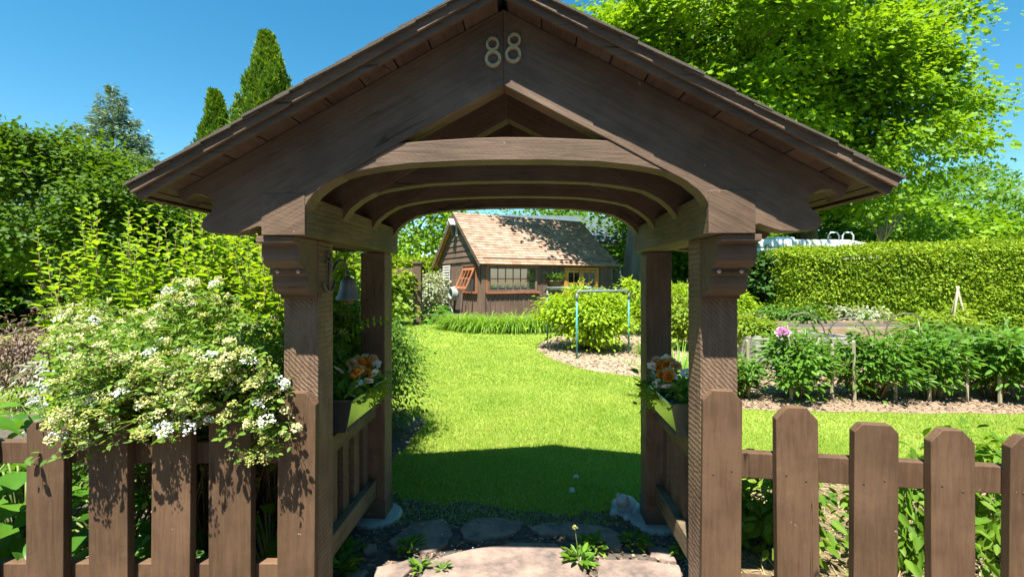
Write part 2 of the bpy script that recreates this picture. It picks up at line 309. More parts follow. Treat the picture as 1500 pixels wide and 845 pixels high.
def leaf_mesh(name, Pn, Dn, Nn, L, W, tmpl, mat=None, rnd=None):
    tv, tf = tmpl; n = len(Pn); k = len(tv)
    Dn = unit(np.asarray(Dn, float)); X = unit(np.cross(Dn, Nn)); Z = np.cross(X, Dn)
    L = np.broadcast_to(np.asarray(L, float), (n,))[:, None, None]; W = np.broadcast_to(np.asarray(W, float), (n,))[:, None, None]
    V = Pn[:, None, :] + tv[None, :, 0:1] * W * X[:, None, :] + tv[None, :, 1:2] * L * Dn[:, None, :] + tv[None, :, 2:3] * L * Z[:, None, :]
    me = bpy.data.meshes.new(name)
    flat = np.concatenate([np.array(f) for f in tf]); sizes = np.array([len(f) for f in tf])
    loops = (flat[None, :] + (np.arange(n) * k)[:, None]).ravel().astype(np.int32)
    ls = np.tile(sizes, n); start = np.concatenate([[0], np.cumsum(ls)[:-1]]).astype(np.int32)
    me.vertices.add(n * k); me.vertices.foreach_set('co', V.astype(np.float32).ravel())
    me.loops.add(len(loops)); me.loops.foreach_set('vertex_index', loops)
    me.polygons.add(n * len(tf)); me.polygons.foreach_set('loop_start', start)
    at = me.attributes.new('rnd', 'FLOAT', 'POINT')
    r = rg.random(n) if rnd is None else rnd
    at.data.foreach_set('value', np.repeat(r, k).astype(np.float32))
    me.update(calc_edges=True); me.validate()
    if mat is not None: me.materials.append(mat)
    return me
def leaves(name, Pn, Dn, Nn, L, W, tmpl, mat, parent=None, rnd=None):
    return link(name, leaf_mesh(name, Pn, Dn, Nn, L, W, tmpl, mat, rnd), None, parent)
def join_leafmesh(specs, name):
    """several leaf layouts with different materials in one mesh part"""
    raise NotImplementedError
def crown_pts(c, r, nc, per, cr, shell=.5, flat=.42, lump=.28, zmin=None, seed=1, upbias=0.15):
    g = np.random.default_rng(seed); c = np.array(c, float); r = np.array(r, float)
    d = unit(g.normal(size=(nc, 3)) + np.array([0, 0, upbias]))
    ph = g.random((4, 3)) * 6.28; fr = g.normal(size=(4, 3)) * 2.6
    f = 1 + lump * sum(np.sin(d @ fr[i] + ph[i, 0]) for i in range(4)) / 2.0
    rad = (shell + (1 - shell) * g.random(nc) ** .6) * f
    cc = c + d * r * rad[:, None]
    if zmin is not None: cc[:, 2] = np.maximum(cc[:, 2], zmin + g.random(nc) * .15 * r[2])
    size = cr * (.6 + .8 * g.random(nc))
    m = nc * per; ci = np.repeat(np.arange(nc), per)
    off = g.normal(size=(m, 3)) * np.array([1, 1, flat]); off *= (size[ci] * .55)[:, None]
    off[:, 2] -= .25 * (off[:, 0] ** 2 + off[:, 1] ** 2) / np.maximum(size[ci], .01)
    p = cc[ci] + off
    nn = unit(d[ci] * .55 + np.array([0, 0, .85]) + g.normal(size=(m, 3)) * .38)
    dd = unit(off + d[ci] * .4 * size[ci][:, None] + g.normal(size=(m, 3)) * .35 * size[ci][:, None] + np.array([0, 0, -.1]))
    rn = np.clip(.5 * g.random(m) + .5 * g.random(nc)[ci], 0, 1)
    return p, dd, nn, rn, cc, d
def limbs(mb, base, ctr, cc, nl, r0, g, trunk_top):
    """trunk plus limbs that reach into the crown's clumps"""
    base = np.array(base, float); tt = np.array(trunk_top, float)
    mid = (base + tt) / 2 + g.normal(size=3) * np.array([.1, .1, 0]) * r0 * 3
    mb.tube([base - [0, 0, .1], base + (mid - base) * .12, mid, tt], [r0 * 1.35, r0 * 1.02, r0 * .85, r0 * .62], 10)
    for i in g.choice(len(cc), min(nl, len(cc)), replace=False):
        e = cc[i]; s = base + (tt - base) * (.55 + .45 * g.random()); m1 = s * .5 + e * .5 + np.array([0, 0, .12 * np.linalg.norm(e - s)]) + g.normal(size=3) * .06 * np.linalg.norm(e - s)
        q = [s * (1 - t) ** 2 + 2 * m1 * t * (1 - t) + e * t * t for t in (0, .33, .66, 1)]
        rr = r0 * (.22 + .2 * g.random()); mb.tube(q, [rr, rr * .7, rr * .42, rr * .12], 6)
def tree(name, label, base, crowns, trunk_r, leafL, mat, nl=14, tt=None, seed=1, group=None, bark='bark', tmpl=T4, asp=.8, cat='tree'):
    """crowns: list of (centre, radii, clumps, leaves per clump, clump size, zmin)"""
    root = thing(name, label, cat, tuple(base), 0, group); g = np.random.default_rng(seed)
    b = np.array(base, float); Ps = []; CC = []
    for j, (c, r, nc, per, cr, zm) in enumerate(crowns):
        Ps.append(crown_pts(np.array(c) - b, r, nc, per, cr, seed=seed * 31 + j, zmin=None if zm is None else zm - b[2])); CC.append(Ps[-1][4])
    p, d, n, rn = [np.concatenate([q[i] for q in Ps]) for i in range(4)]
    L = leafL * (.7 + .6 * g.random(len(p)))
    leaves('crown', p, d, n, L, L * asp, tmpl, M[mat], root, rn)
    mb = MB(); limbs(mb, (0, 0, 0), None, np.concatenate(CC), nl, trunk_r, g, np.array(tt if tt is not None else crowns[0][0], float) - b)
    mb.build('trunk', M[bark], root, smooth=True)
    return root
def bush(name, label, base, crowns, leafL, mat, seed=1, group=None, stems=8, tmpl=T6, asp=.6, stem_r=.012, cat='shrub', stem_mat='twig'):
    root = thing(name, label, cat, tuple(base), 0, group); g = np.random.default_rng(seed); b = np.array(base, float)
    Ps = [crown_pts(np.array(c) - b, r, nc, per, cr, shell=.35, seed=seed * 17 + j, zmin=.06 if zm is None else zm) for j, (c, r, nc, per, cr, zm) in enumerate(crowns)]
    p, d, n, rn = [np.concatenate([q[i] for q in Ps]) for i in range(4)]
    p[:, 2] = np.maximum(p[:, 2], .015)
    L = leafL * (.65 + .7 * g.random(len(p)))
    leaves('foliage', p, d, n, L, L * asp, tmpl, M[mat], root, rn)
    cc = np.concatenate([q[4] for q in Ps]); mb = MB()
    for i in g.choice(len(cc), min(stems, len(cc)), replace=False):
        e = cc[i]; s = np.array([e[0] * .15, e[1] * .15, -.02]); m1 = s * .45 + e * .55 + np.array([0, 0, .1])
        mb.tube([s, m1, e], [stem_r, stem_r * .7, stem_r * .3], 5)
    mb.build('stem', M[stem_mat], root, smooth=True)
    return root
def curve(a, b, c, n): return [tuple(np.array(a) * (1 - t) ** 2 + 2 * np.array(b) * t * (1 - t) + np.array(c) * t * t) for t in np.linspace(0, 1, n)]

# ================================================================ THE SETTING
def sheet(name, poly, z, mat, th=None, wob=0.0, sub=1, seed=3):
    g = random.Random(seed); pts = []
    for i in range(len(poly)):
        a, b = poly[i], poly[(i + 1) % len(poly)]
        for k in range(sub):
            t = k / sub; j = wob if k else wob * .3
            pts.append((a[0] + (b[0] - a[0]) * t + g.uniform(-j, j), a[1] + (b[1] - a[1]) * t + g.uniform(-j, j)))
    me = bpy.data.meshes.new(name); me.from_pydata([(x, y, z) for x, y in pts], [], [tuple(range(len(pts)))]); me.update()
    if me.polygons[0].normal.z < 0: me.flip_normals()
    return tag(link(name, me, mat), kind='structure'), pts
M['asphalt'] = pmat('asphalt', [(.040, .040, .040), (.06, .06, .058)], scale=30, rough=.95, bump=.6, bscale=200)
sheet('ground', [(-400, -60), (400, -60), (400, 600), (-400, 600)], 0, M['lawn'])
sheet('road', [(-120, -40), (120, -40), (120, -.6), (-120, -.6)], .004, M['asphalt'])
sheet('gravel_verge', [(-40, -.6), (40, -.6), (40, 1.15), (1.0, 1.2), (-1.0, 1.2), (-40, 1.15)], .006, pmat('gravel', [(.07, .065, .06), (.13, .12, .11)], scale=60, rough=1, bump=1, bscale=90, bdist=.01))
SOIL = [(-3.4, 1.22), (1.2, 1.22), (1.2, 3.05), (.95, 3.22), (.6, 3.16), (.2, 3.18), (-.2, 3.26), (-.6, 3.30), (-1.0, 3.45), (-1.05, 4.2), (-.98, 5.2), (-1.35, 5.7), (-3.6, 6.0), (-6, 5.4), (-6, 2.0)]
so, SOILP = sheet('soil_bed', SOIL, .004, M['soil'], wob=.05, sub=4)
STRAW = [(1.21, 1.23), (6, 1.23), (6, 3.6), (4.2, 3.55), (3.0, 3.7), (2.0, 3.55), (1.3, 3.4), (1.21, 3.0)]
so, STRAWP = sheet('straw_mulch', STRAW, .008, M['straw_g'], wob=.05, sub=4, seed=5)
PEONY = [(2.35, 5.75), (3.2, 5.62), (4.5, 5.55), (6.2, 5.5), (9.5, 5.4), (12, 5.6), (12, 13.5), (4.6, 13.5), (4.4, 11.5), (3.2, 8.6), (2.6, 7.3), (2.2, 6.4)]
so, PEONYP = sheet('mulch_border', PEONY, .004, M['mulch'], wob=.06, sub=4, seed=6)
FB = [tuple(G(x, y)[:2]) for x, y in ((788, 512), (812, 528), (850, 540), (905, 549), (960, 556), (1010, 560), (1020, 520), (960, 492), (880, 487), (820, 492), (793, 502))]
so, FBP = sheet('sandy_bed', FB, .006, M['sand'], wob=.04, sub=3, seed=8)
SB = [(-4.6, 21.5), (-3.2, 18.6), (-2.3, 15.6), (-1.4, 14.1), (.2, 13.7), (1.4, 14.1), (3.0, 16.2), (6.5, 20.8), (5.6, 22.3), (-1.2, 19.4), (-3.9, 24.4)]
sheet('planting_bed', SB, .005, M['soil'], wob=.08, sub=3, seed=9)
def inside(pts, x, y):
    c = np.zeros(len(x), bool); n = len(pts)
    for i in range(n):
        (x1, y1), (x2, y2) = pts[i], pts[(i + 1) % n]
        k = ((y1 > y) != (y2 > y)) & (x < (x2 - x1) * (y - y1) / (y2 - y1 + 1e-12) + x1); c ^= k
    return c
# lawn grass: many small blades where the camera can tell them apart
def grass():
    g = np.random.default_rng(5); Px = []; Ln = []; Wn = []
    for (y0, y1, n, h, wd) in ((3.0, 4.6, 95000, .036, .0042), (4.6, 7.0, 95000, .038, .0065), (7.0, 11.0, 60000, .042, .011), (11.0, 20.0, 45000, .05, .02)):
        y = y0 + (y1 - y0) * g.random(n); x0 = np.where(y < 4, -.35 * y - .1, -.30 * y - .2); x1 = np.minimum(.32 * y + .15, 99)
        right = g.random(n) < (.45 if y1 < 7.5 else .0)
        x = np.where(right, .45 * y + g.random(n) * .95 * y, x0 + (x1 - x0) * g.random(n))
        ok = ~(inside(SOILP, x, y) | inside(STRAWP, x, y) | inside(PEONYP, x, y) | inside(FBP, x, y))
        # stragglers along the edge of the paving
        edge = inside(SOILP, x, y) & (y > 3.0) & (y < 3.4) & (x > -1.0) & (g.random(n) < .5); ok |= edge
        tuft = .85 + .10 * np.sin(x * 3.1 + np.sin(y * 2.3) * 2) * np.sin(y * 2.7 + x) + .22 * np.sin(x * 11 + 3 * np.sin(y * 7)) * np.sin(y * 13 + 2 * np.sin(x * 5)) * g.random(n)
        Px.append(np.stack([x, y, np.zeros(n)], 1)[ok]); Ln.append((h * tuft * (.6 + .8 * g.random(n)))[ok]); Wn.append((wd * (.7 + .6 * g.random(n)))[ok])
    p = np.concatenate(Px); L = np.concatenate(Ln); W = np.concatenate(Wn); n = len(p)
    d = unit(np.stack([g.normal(size=n) * .55, g.normal(size=n) * .55, np.ones(n)], 1)); nn = rdir(n, g)
    o = leaves('lawn_grass', p, d, nn, L, W, TB, M['grass_b']); tag(o, 'short bright green mown grass covering the lawn behind the arbor', 'grass', kind='stuff')
grass()
def scatter(name, label, cat, poly, n, L, W, mat, z=.012, seed=1, tilt=.35, tmpl=TQ, ylim=None):
    g = np.random.default_rng(seed); a = np.array(poly); x = a[:, 0].min() + np.ptp(a[:, 0]) * g.random(n * 3); y = a[:, 1].min() + np.ptp(a[:, 1]) * g.random(n * 3)
    k = inside(poly, x, y)
    if ylim is not None: k &= ylim(x, y)
    x, y = x[k][:n], y[k][:n]; m = len(x)
    th = g.random(m) * 6.28; d = np.stack([np.cos(th), np.sin(th), g.normal(size=m) * tilt], 1)
    nn = unit(np.stack([g.normal(size=m) * tilt, g.normal(size=m) * tilt, np.ones(m)], 1))
    o = leaves(name, np.stack([x, y, z + g.random(m) * z], 1), d, nn, L * (.5 + g.random(m)), W * (.5 + g.random(m)), tmpl, M[mat])
    tag(o, label, cat, kind='stuff')
scatter('straw_stalks', 'pale dry straw lying on the ground inside the right fence', 'straw', STRAWP, 11000, .09, .004, 'straw', seed=2)
scatter('bark_chips', 'light brown bark chips strewn along the peony border', 'bark mulch', PEONYP, 9000, .035, .016, 'chip', seed=3, ylim=lambda x, y: y < 8)
scatter('wood_chips', 'pale wood chips strewn over the sandy bed under the golden shrub', 'wood chips', FBP, 4000, .05, .022, 'sand_chip', seed=4)
scatter('soil_crumbs', 'dark crumbs of soil and litter around the flagstones', 'soil', SOILP, 9000, .022, .014, 'chip', seed=5, ylim=lambda x, y: (abs(x) < 3) & (y > 1.2) & (y < 4.2))
def petals():
    g = np.random.default_rng(8); n = 700; x = -1.0 + 2.1 * g.random(n); y = 2.3 + 1.15 * g.random(n) ** .6
    k = g.random(n) < np.where(x < -.1, .8, .3); x, y = x[k], y[k]; m = len(x); th = g.random(m) * 6.28
    nn = unit(np.stack([g.normal(size=m) * .4, g.normal(size=m) * .4, np.ones(m)], 1))
    tag(leaves('fallen_petals', np.stack([x, y, .012 + .02 * (g.random(m) < .3)], 1), np.stack([np.cos(th), np.sin(th), 0 * th], 1), nn, .004 + .005 * g.random(m), .005, TQ, M['petal_w']),
        'tiny white fallen petals scattered between the flagstones', 'petals', kind='stuff')
petals()

# flagstones under the arbor, one object each
path = bpy.data.objects.new('flagstone_path', None); C.objects.link(path); tag(path, kind='structure')
def cz(q): return [(480 + x * .3733, 680 + y * .3733) for x, y in q]
FLAGS = [cz(((235, 300), (330, 228), (455, 206), (492, 268), (468, 308), (390, 340), (255, 322))),
         cz(((525, 238), (560, 215), (640, 202), (773, 218), (738, 262), (600, 298), (530, 284))),
         cz(((792, 242), (850, 224), (950, 222), (1090, 240), (1152, 270), (1148, 328), (1060, 318), (940, 270), (830, 272))),
         cz(((190, 402), (330, 368), (362, 384), (270, 470), (170, 470))),
         cz(((400, 378), (560, 332), (720, 306), (895, 308), (948, 345), (1020, 366), (1000, 640), (250, 640))),
         cz(((1062, 368), (1250, 372), (1382, 392), (1430, 640), (1050, 640))),
         cz(((1252, 312), (1330, 322), (1372, 376), (1262, 356))),
         cz(((140, 312), (188, 310), (200, 338), (142, 344))),
         cz(((60, 420), (150, 400), (160, 500), (60, 520)))]
for i, q in enumerate(FLAGS):
    g = random.Random(i + 4); pts = [G(x, y, .03) for x, y in q]; pp = []
    for k in range(len(pts)):
        a, b = pts[k], pts[(k + 1) % len(pts)]; pp.append((a[0], a[1]))
        for t in (.33, .66): pp.append((a[0] + (b[0] - a[0]) * t + g.uniform(-.012, .012), a[1] + (b[1] - a[1]) * t + g.uniform(-.008, .008)))
    MB().prism(pp, -.02, .028 + g.uniform(-.006, .006), 'z').build('flagstone', M['flag'], path, bevel=.008)
for (x0, x1, y0, y1) in ((-.95, -.05, 1.05, 1.72), (.0, .85, .95, 1.68), (-.8, .0, .3, 1.0), (.05, .9, .2, .9)):
    pp = [(x0 + .06, y0), (x1 - .1, y0 + .03), (x1, y0 + .2), (x1 - .04, y1 - .05), (x0 + .2, y1), (x0, y1 - .2)]
    MB().prism(pp, -.02, .028, 'z').build('flagstone', M['flag'], path, bevel=.008)

# ================================================================ THE ARBOR
arbor = thing('garden_arbor', 'dark brown timber arbor gateway with gabled shingle roof and brass number 88', 'arbor', (AC[0], AC[1], 0), -AT)
PI_, PO_ = .847, 1.007        # post inner and outer half-width
VT, TT = -.22, .085           # front truss plane and board thickness
for s in (-1, 1):
    for v0, nm in ((0, 'front'), (.95, 'rear')):
        b = MB().box(min(s * PI_, s * PO_), max(s * PI_, s * PO_), v0, v0 + .16, -.05 if v0 == 0 else .02, 1.769)
        b.build('post', M['wood_saw'], arbor, bevel=.006)
        if v0:  # skirt boards low on the rear posts, and the concrete pier
            MB().box(min(s * PI_, s * PO_) - .006, max(s * PI_, s * PO_) + .006, v0 - .006, v0 + .166, .03, .15).build('post_skirt', M['wood'], arbor, bevel=.004)
        MB().lathe([(.17, -.1), (.17, .015), (.155, .03), (.0, .032)], 28, (s * .927, v0 + .08, 0)).build('concrete_pier', M['concrete'], arbor, smooth=False, bevel=.004)
    # wall plate running front to back, its end grain showing in the gable
    MB().box(min(s * .80, s * .975), max(s * .80, s * .975), VT + .021, 1.09, 1.7695, 1.936).build('side_plate', M['wood_side'], arbor, bevel=.006)
    MB().box(min(s * .798, s * .977), max(s * .798, s * .977), VT - .0035, VT + .0205, 1.7693, 1.938).build('plate_end', M['wood_l' if s < 0 else 'wood_r'], arbor, bevel=.003)
    # corbel under the plate
    prof = [(-.212, 1.768), (-.212, 1.742), (-.172, 1.738), (-.172, 1.69), (-.168, 1.668), (-.155, 1.652), (-.135, 1.642), (-.112, 1.640), (-.112, 1.612),
            (-.092, 1.608), (-.092, 1.575), (-.086, 1.553), (-.072, 1.537), (-.05, 1.528), (-.022, 1.524), (-.022, 1.508), (-.001, 1.508), (-.001, 1.768)]
    cb = MB().prism(prof, min(s * (PI_ + .003), s * (PO_ + .0)), max(s * (PI_ + .003), s * PO_), 'x').build('corbel', M['wood'], arbor, bevel=.003)
    for du in (.035, .125):
        MB().lathe([(.0001, 0), (.009, 0), (.009, .003), (.006, .006), (.0001, .007)], 10).build('bolt', M['steel'], cb).matrix_local = Matrix.Translation((s * (PI_ + du), -.112, 1.626)) @ Matrix.Rotation(R(90), 4, 'X')
# trusses
RAF = [(737, 14), (259, 282), (270, 299), (274, 291), (283, 285), (296, 285), (307, 291), (312, 301), (309, 310), (299, 319), (294.5, 328), (297, 336), (304, 340.5), (328, 343),
       (350, 341.5), (366, 336.5), (377, 332), (386, 333), (388, 344), (440, 344), (440, 316), (444, 309), (450, 296.5), (459, 284.5), (476, 270.5), (500, 257), (583, 209.5), (737, 125)]
raf = [AP(x, y, VT) for x, y in RAF]
u0 = raf[0][0]; raf = [(min(u - u0, 0.0), z) for u, z in raf]
COL = [(500, 257), (525, 250.5), (555, 245), (600, 239.5), (670, 236), (737, 234.5)]
coll = [(AP(x, y, VT)[0] - u0, AP(x, y, VT)[1]) for x, y in COL]
COLT = [(583, 209.5), (640, 205), (690, 202), (737, 200.5)]
colt = [(AP(x, y, VT)[0] - u0, AP(x, y, VT)[1]) for x, y in COLT]
slope = (raf[0][1] - raf[1][1]) / -(raf[1][0]); ZA = raf[0][1]
for i, v in enumerate((VT, .165, .575, .985)):
    th = TT if i == 0 else .07
    for s in (-1, 1):
        q = [(s * -u, z) for u, z in raf]
        q = [(u - s * .0015, z) if abs(u) < .001 else (u, z) for u, z in q] if s < 0 else [(u + .0015, z) if abs(u) < .001 else (u, z) for u, z in q]
        MB().prism(q, v, v + th, 'y').build('rafter', M['wood_l' if s < 0 else 'wood_r'], arbor, bevel=.003)
    half = coll + [(0, coll[-1][1])]
    low = coll + [(-u, z) for u, z in coll[-2::-1]]; top = [(-u, z) for u, z in colt[:-1]] + colt[::-1]
    MB().prism(low + top, v + .004, v + th - .002, 'y').build('arched_collar', M['wood'], arbor, bevel=.003)
# roof: soffit boards, barge boards, deck, shingles
roof = bpy.data.objects.new('roof', MB().add([(0, 0, 0)], []).mesh('roof')); C.objects.link(roof); roof.parent = arbor
VF, VB, EU = -.335, 1.24, 1.39
ang = math.atan(slope); ct, st = math.cos(ang), math.sin(ang)
def slab(s, a0, a1, v0, v1, n0, n1):
    """box lying in the roof slope: a along the slope from the ridge, n above the soffit plane"""
    vs = []
    for n in (n0, n1):
        for (a, v) in ((a0, v0), (a1, v0), (a1, v1), (a0, v1)):
            vs.append((s * (a * ct + n * st), v, ZA - a * st + n * ct))
    return MB().add(vs, [(0, 3, 2, 1), (4, 5, 6, 7), (0, 1, 5, 4), (1, 2, 6, 5), (2, 3, 7, 6), (3, 0, 4, 7)])
LS = EU / ct
roof_deck = None
for s in (-1, 1):
    k = 0; a = .02
    while a < LS - .01:
        a1 = min(a + .152, LS)
        slab(s, a, a1 - .005, VF + .022, VB - .022, .001, .019).build('soffit_board', M['soffit'], roof, bevel=.002); a = a1
    slab(s, .0, LS + .005, VF + .022, VB - .022, .021, .034).build('roof_deck', M['deck'], roof)
    slab(s, .0, LS + .012, VF, VF + .02, -.014, .046).build('barge_board', M['wood'], roof, bevel=.003)
    slab(s, .0, LS + .016, VF - .014, VF - .001, .012, .047).build('barge_trim', M['wood'], roof, bevel=.003)
    slab(s, .0, LS + .012, VB - .02, VB, -.014, .046).build('barge_board', M['wood'], roof, bevel=.003)
    slab(s, LS + .006, LS + .022, VF + .022, VB - .022, -.004, .040).build('eave_board', M['wood'], roof, bevel=.002)
    # shingles, each one an object on shared meshes
    tri = math.atan2(.016, .17)
    g = random.Random(3 + s); rows = 12; dl = (LS + .02) / rows
    sm = [MB().box(-.5, .5, -.5, .5, -.5, .5).mesh('shingle', M['shingle']) for _ in range(1)][0]
    for r in range(rows):
        v = VF - .03 - (.06 if r % 2 else 0); vend = VB + .03
        while v < vend - .02:
            wv = g.uniform(.11, .19); v1 = min(v + wv, vend)
            if v1 < VF - .02: v = v1; continue
            vv0 = max(v, VF - .03 + g.uniform(-.006, .006)); L = dl * 1.5
            a1 = (r + 1) * dl + g.uniform(-.006, .012); ac = a1 - L / 2
            nn = .047 + g.uniform(0, .004); th = g.uniform(.007, .010)
            o = inst('shingle', sm, roof)
            u = s * (ac * ct + nn * st); z = ZA - ac * st + nn * ct
            o.location = (u, (vv0 + v1) / 2, z); o.scale = (L, v1 - vv0 - .004, th)
            o.rotation_euler = (g.uniform(-.012, .012), s * (ang - .034 + g.uniform(-.012, .012)), 0)
            v = v1
MB().prism([(-.09, ZA + .085 - .09 * slope), (0, ZA + .090), (.09, ZA + .085 - .09 * slope), (.09, ZA + .068 - .09 * slope), (0, ZA + .072), (-.09, ZA + .068 - .09 * slope)], VF - .03, VB + .03, 'y').build('ridge_cap', M['shingle'], roof)
# brass house number
def digit(cx, cy, tilt):
    u, z = AP(cx, cy, VT); mb = MB()
    for (zc, ro, ri) in ((.0315, .0275, .0155), (-.0255, .0335, .0195)):
        n = 28; vs = []; fs = []
        for (y, r) in ((0, ro), (-.008, ro - .002), (-.008, ri + .002), (0, ri)):
            vs += [(r * math.cos(2 * math.pi * k / n), y, zc + r * 1.05 * math.sin(2 * math.pi * k / n)) for k in range(n)]
        for j in range(4):
            for k in range(n): fs.append((j * n + k, j * n + (k + 1) % n, ((j + 1) % 4) * n + (k + 1) % n, ((j + 1) % 4) * n + k))
        mb.add(vs, fs)
    o = mb.build('number_digit', M['brass'], arbor, smooth=False); o.location = (u - .0, VT - .001, z); o.rotation_euler = (0, R(tilt), 0)
    sc_ = MB().lathe([(.0001, 0), (.003, 0), (.002, .002), (.0001, .0022)], 8).mesh('screw', M['iron'])
    for zz, xx in ((.045, -.018), (-.035, .024)):
        q = inst('screw', sc_, o, (xx, -.0085, zz), (R(90), 0, 0))
digit(722, 77.5, -2); digit(752.5, 71.5, 4)
# side rails, slats
for s in (-1, 1):
    a, b = sorted((s * .90, s * .945))
    MB().box(a, b, .161, .949, .175, .285).build('lower_rail', M['wood_side'], arbor, bevel=.004)
    MB().box(a, b, .161, .949, .70, .79).build('upper_rail', M['wood_side'], arbor, bevel=.004)
    a, b = sorted((s * .946, s * .975))
    for v in (.20, .36, .52, .68, .84):
        MB().box(a, b, v, v + .085, .15, .83).build('slat', M['wood'], arbor, bevel=.003)
# anchor ornament and hook screws on the left post
an = thing('anchor_ornament', 'small metal anchor ornament on the inner face of the left front post', 'ornament', tuple(Vector((AC[0], AC[1], 0)) + Matrix.Rotation(-AT, 3, 'Z') @ Vector((-.846, .085, 1.54))), -AT)
MB().tube([(.012, 0, .0), (.012, 0, .155)], .0065, 8).build('shank', M['iron'], an, smooth=True)
MB().tube([(.012, .018 * math.cos(t), .17 + .014 * math.sin(t)) for t in np.linspace(0, 6.283, 13)], .0045, 6).build('ring', M['iron'], an, smooth=True)
MB().tube([(.012, -.03, .135), (.012, .03, .135)], .005, 8).build('stock', M['iron'], an, smooth=True)
MB().tube([(.012, -.058 * math.cos(t), .045 - .05 * math.sin(t)) for t in np.linspace(0, math.pi, 13)], [.003] + [.007] * 11 + [.003], 8).build('arm', M['iron'], an, smooth=True)
# bell
bl = Vector((AC[0], AC[1], 0)) + Matrix.Rotation(-AT, 3, 'Z') @ Vector((-.862, .38, 0))
bell = thing('hanging_bell', 'grey metal bell hanging beside the left front post under the plate', 'bell', (bl.x, bl.y, 1.485), -AT)
MB().lathe([(.066, 0), (.064, .006), (.050, .035), (.043, .07), (.038, .098), (.028, .112), (.010, .118), (.0001, .119)], 28).build('bell_body', M['bell'], bell, smooth=True)
MB().tube([(0, 0, .118), (0, 0, .145)], .012, 8).build('crown', M['iron'], bell, smooth=True)
MB().tube(curve((0, -.215, .12), (0, -.11, .27), (0, 0, .145), 9), .008, 7).build('bracket', M['iron'], bell, smooth=True)
MB().tube([(0, 0, .05), (0, 0, -.022)], [.004, .012], 7).build('clapper', M['wood'], bell, smooth=True)

# ================================================================ THE FENCES
def picket_mesh(wd, h, th, clip):
    c = clip; return MB().prism([(-wd / 2, 0), (wd / 2, 0), (wd / 2, h - c * 1.05), (wd / 2 - c * .9, h), (-wd / 2 + c * .9, h), (-wd / 2, h - c * 1.05)], 0, th, 'y')
NAIL = MB().lathe([(.0001, 0), (.0045, 0), (.0040, .0015), (.0001, .002)], 8).mesh('nail', pmat('rusty_nail', [(.05, .035, .025), (.10, .07, .05)], rough=.7, bump=0))
def fence(label, a, b, picks, rails, group, cut=0):
    """a, b: front line on the ground; picks (px0, px1, ytop); rails (z0, z1)"""
    a, b = np.array(a), np.array(b); d = (b - a) / np.linalg.norm(b - a); rz = math.atan2(d[1], d[0])
    root = thing('picket_fence', label, 'fence', (a[0], a[1], 0), rz, group); nrm = np.array([-d[1], d[0]])
    def hit(x):
        k = (x - HX) / F; t = (k * a[1] - a[0]) / (d[0] - k * d[1]); return t, a[1] + d[1] * t
    for i, (x0, x1, yt) in enumerate(picks):
        t0, D0 = hit(x0); t1, D1 = hit(x1); h = CAMZ + (HY - yt) / F * (D0 + D1) / 2; wd = t1 - t0
        o = picket_mesh(wd, h + .0, .042, .042 * (1 + .25 * math.sin(i * 2.3))).build('picket', M['picket'], root, bevel=.003)
        o.location = ((t0 + t1) / 2, 0, .03); o.rotation_euler = (0, R([.4, -.5, .3, -.2, .5, .1][i % 6]), 0)
        o.data.update(); o.scale = (1, 1, (h - .03) / h)
        for z0, z1 in rails:
            for q in (-.25, .22): inst('nail', NAIL, o, (wd * q + .006 * math.sin(i * 5 + z0), -.0005, (z0 + z1) / 2 - .03 + .012 * math.sin(i * 3 + q * 9)), (R(90), 0, 0))
    Ltot = np.linalg.norm(b - a)
    for z0, z1 in rails: MB().box(cut, Ltot, .044, .090, z0, z1).build('rail', M['picket'], root, bevel=.004)
    return root
fence('brown picket fence left of the arbor, half covered by flowering spirea', (-3.6, 2.045), (-.885, 2.045),
      [(-145, -88, 618), (-52, -14, 618), (37, 92, 618), (130, 187, 605), (220, 277, 600), (305, 367, 590), (405, 460, 575)], [(.765, .862), (.22, .315)], None)
fence('brown picket fence right of the arbor in front of the peony border', (.80, 1.994), (2.9, 1.655),
      [(1027, 1085, 572), (1140, 1202, 597), (1250, 1315, 622), (1365, 1430, 630), (1477, 1545, 640), (1610, 1690, 645), (1748, 1830, 648)], [(.735, .845), (.20, .30)], None, .12)

# ================================================================ THE SHED
M['shed_wall'] = woodmat('shed_brown_boards', (.135, .088, .062), (.19, .125, .088), chips=False, gscale=3)
M['shed_trim'] = woodmat('red_brown_trim', (.30, .105, .045), (.40, .15, .065), chips=False, gscale=4)
M['shed_gold'] = woodmat('golden_stained_wood', (.46, .21, .045), (.62, .32, .08), chips=False, gscale=4)
M['sash'] = woodmat('brown_sash', (.16, .10, .07), (.22, .14, .10), chips=False, gscale=4)
def glassmat():
    m, t, b = new_mat('window_glass'); b.inputs['Base Color'].default_value = (.02, .025, .025, 1); b.inputs['Roughness'].default_value = .03
    b.inputs['Specular IOR Level'].default_value = 1.0; b.inputs['Metallic'].default_value = .0; b.inputs['IOR'].default_value = 2.1
    n = N(t, 'ShaderNodeTexNoise'); n.inputs['Scale'].default_value = 2; bp = N(t, 'ShaderNodeBump'); bp.inputs['Strength'].default_value = .02; bp.inputs['Distance'].default_value = .05
    t.links.new(n.outputs['Fac'], bp.inputs['Height']); t.links.new(bp.outputs[0], b.inputs['Normal']); return m
M['glass'] = glassmat()
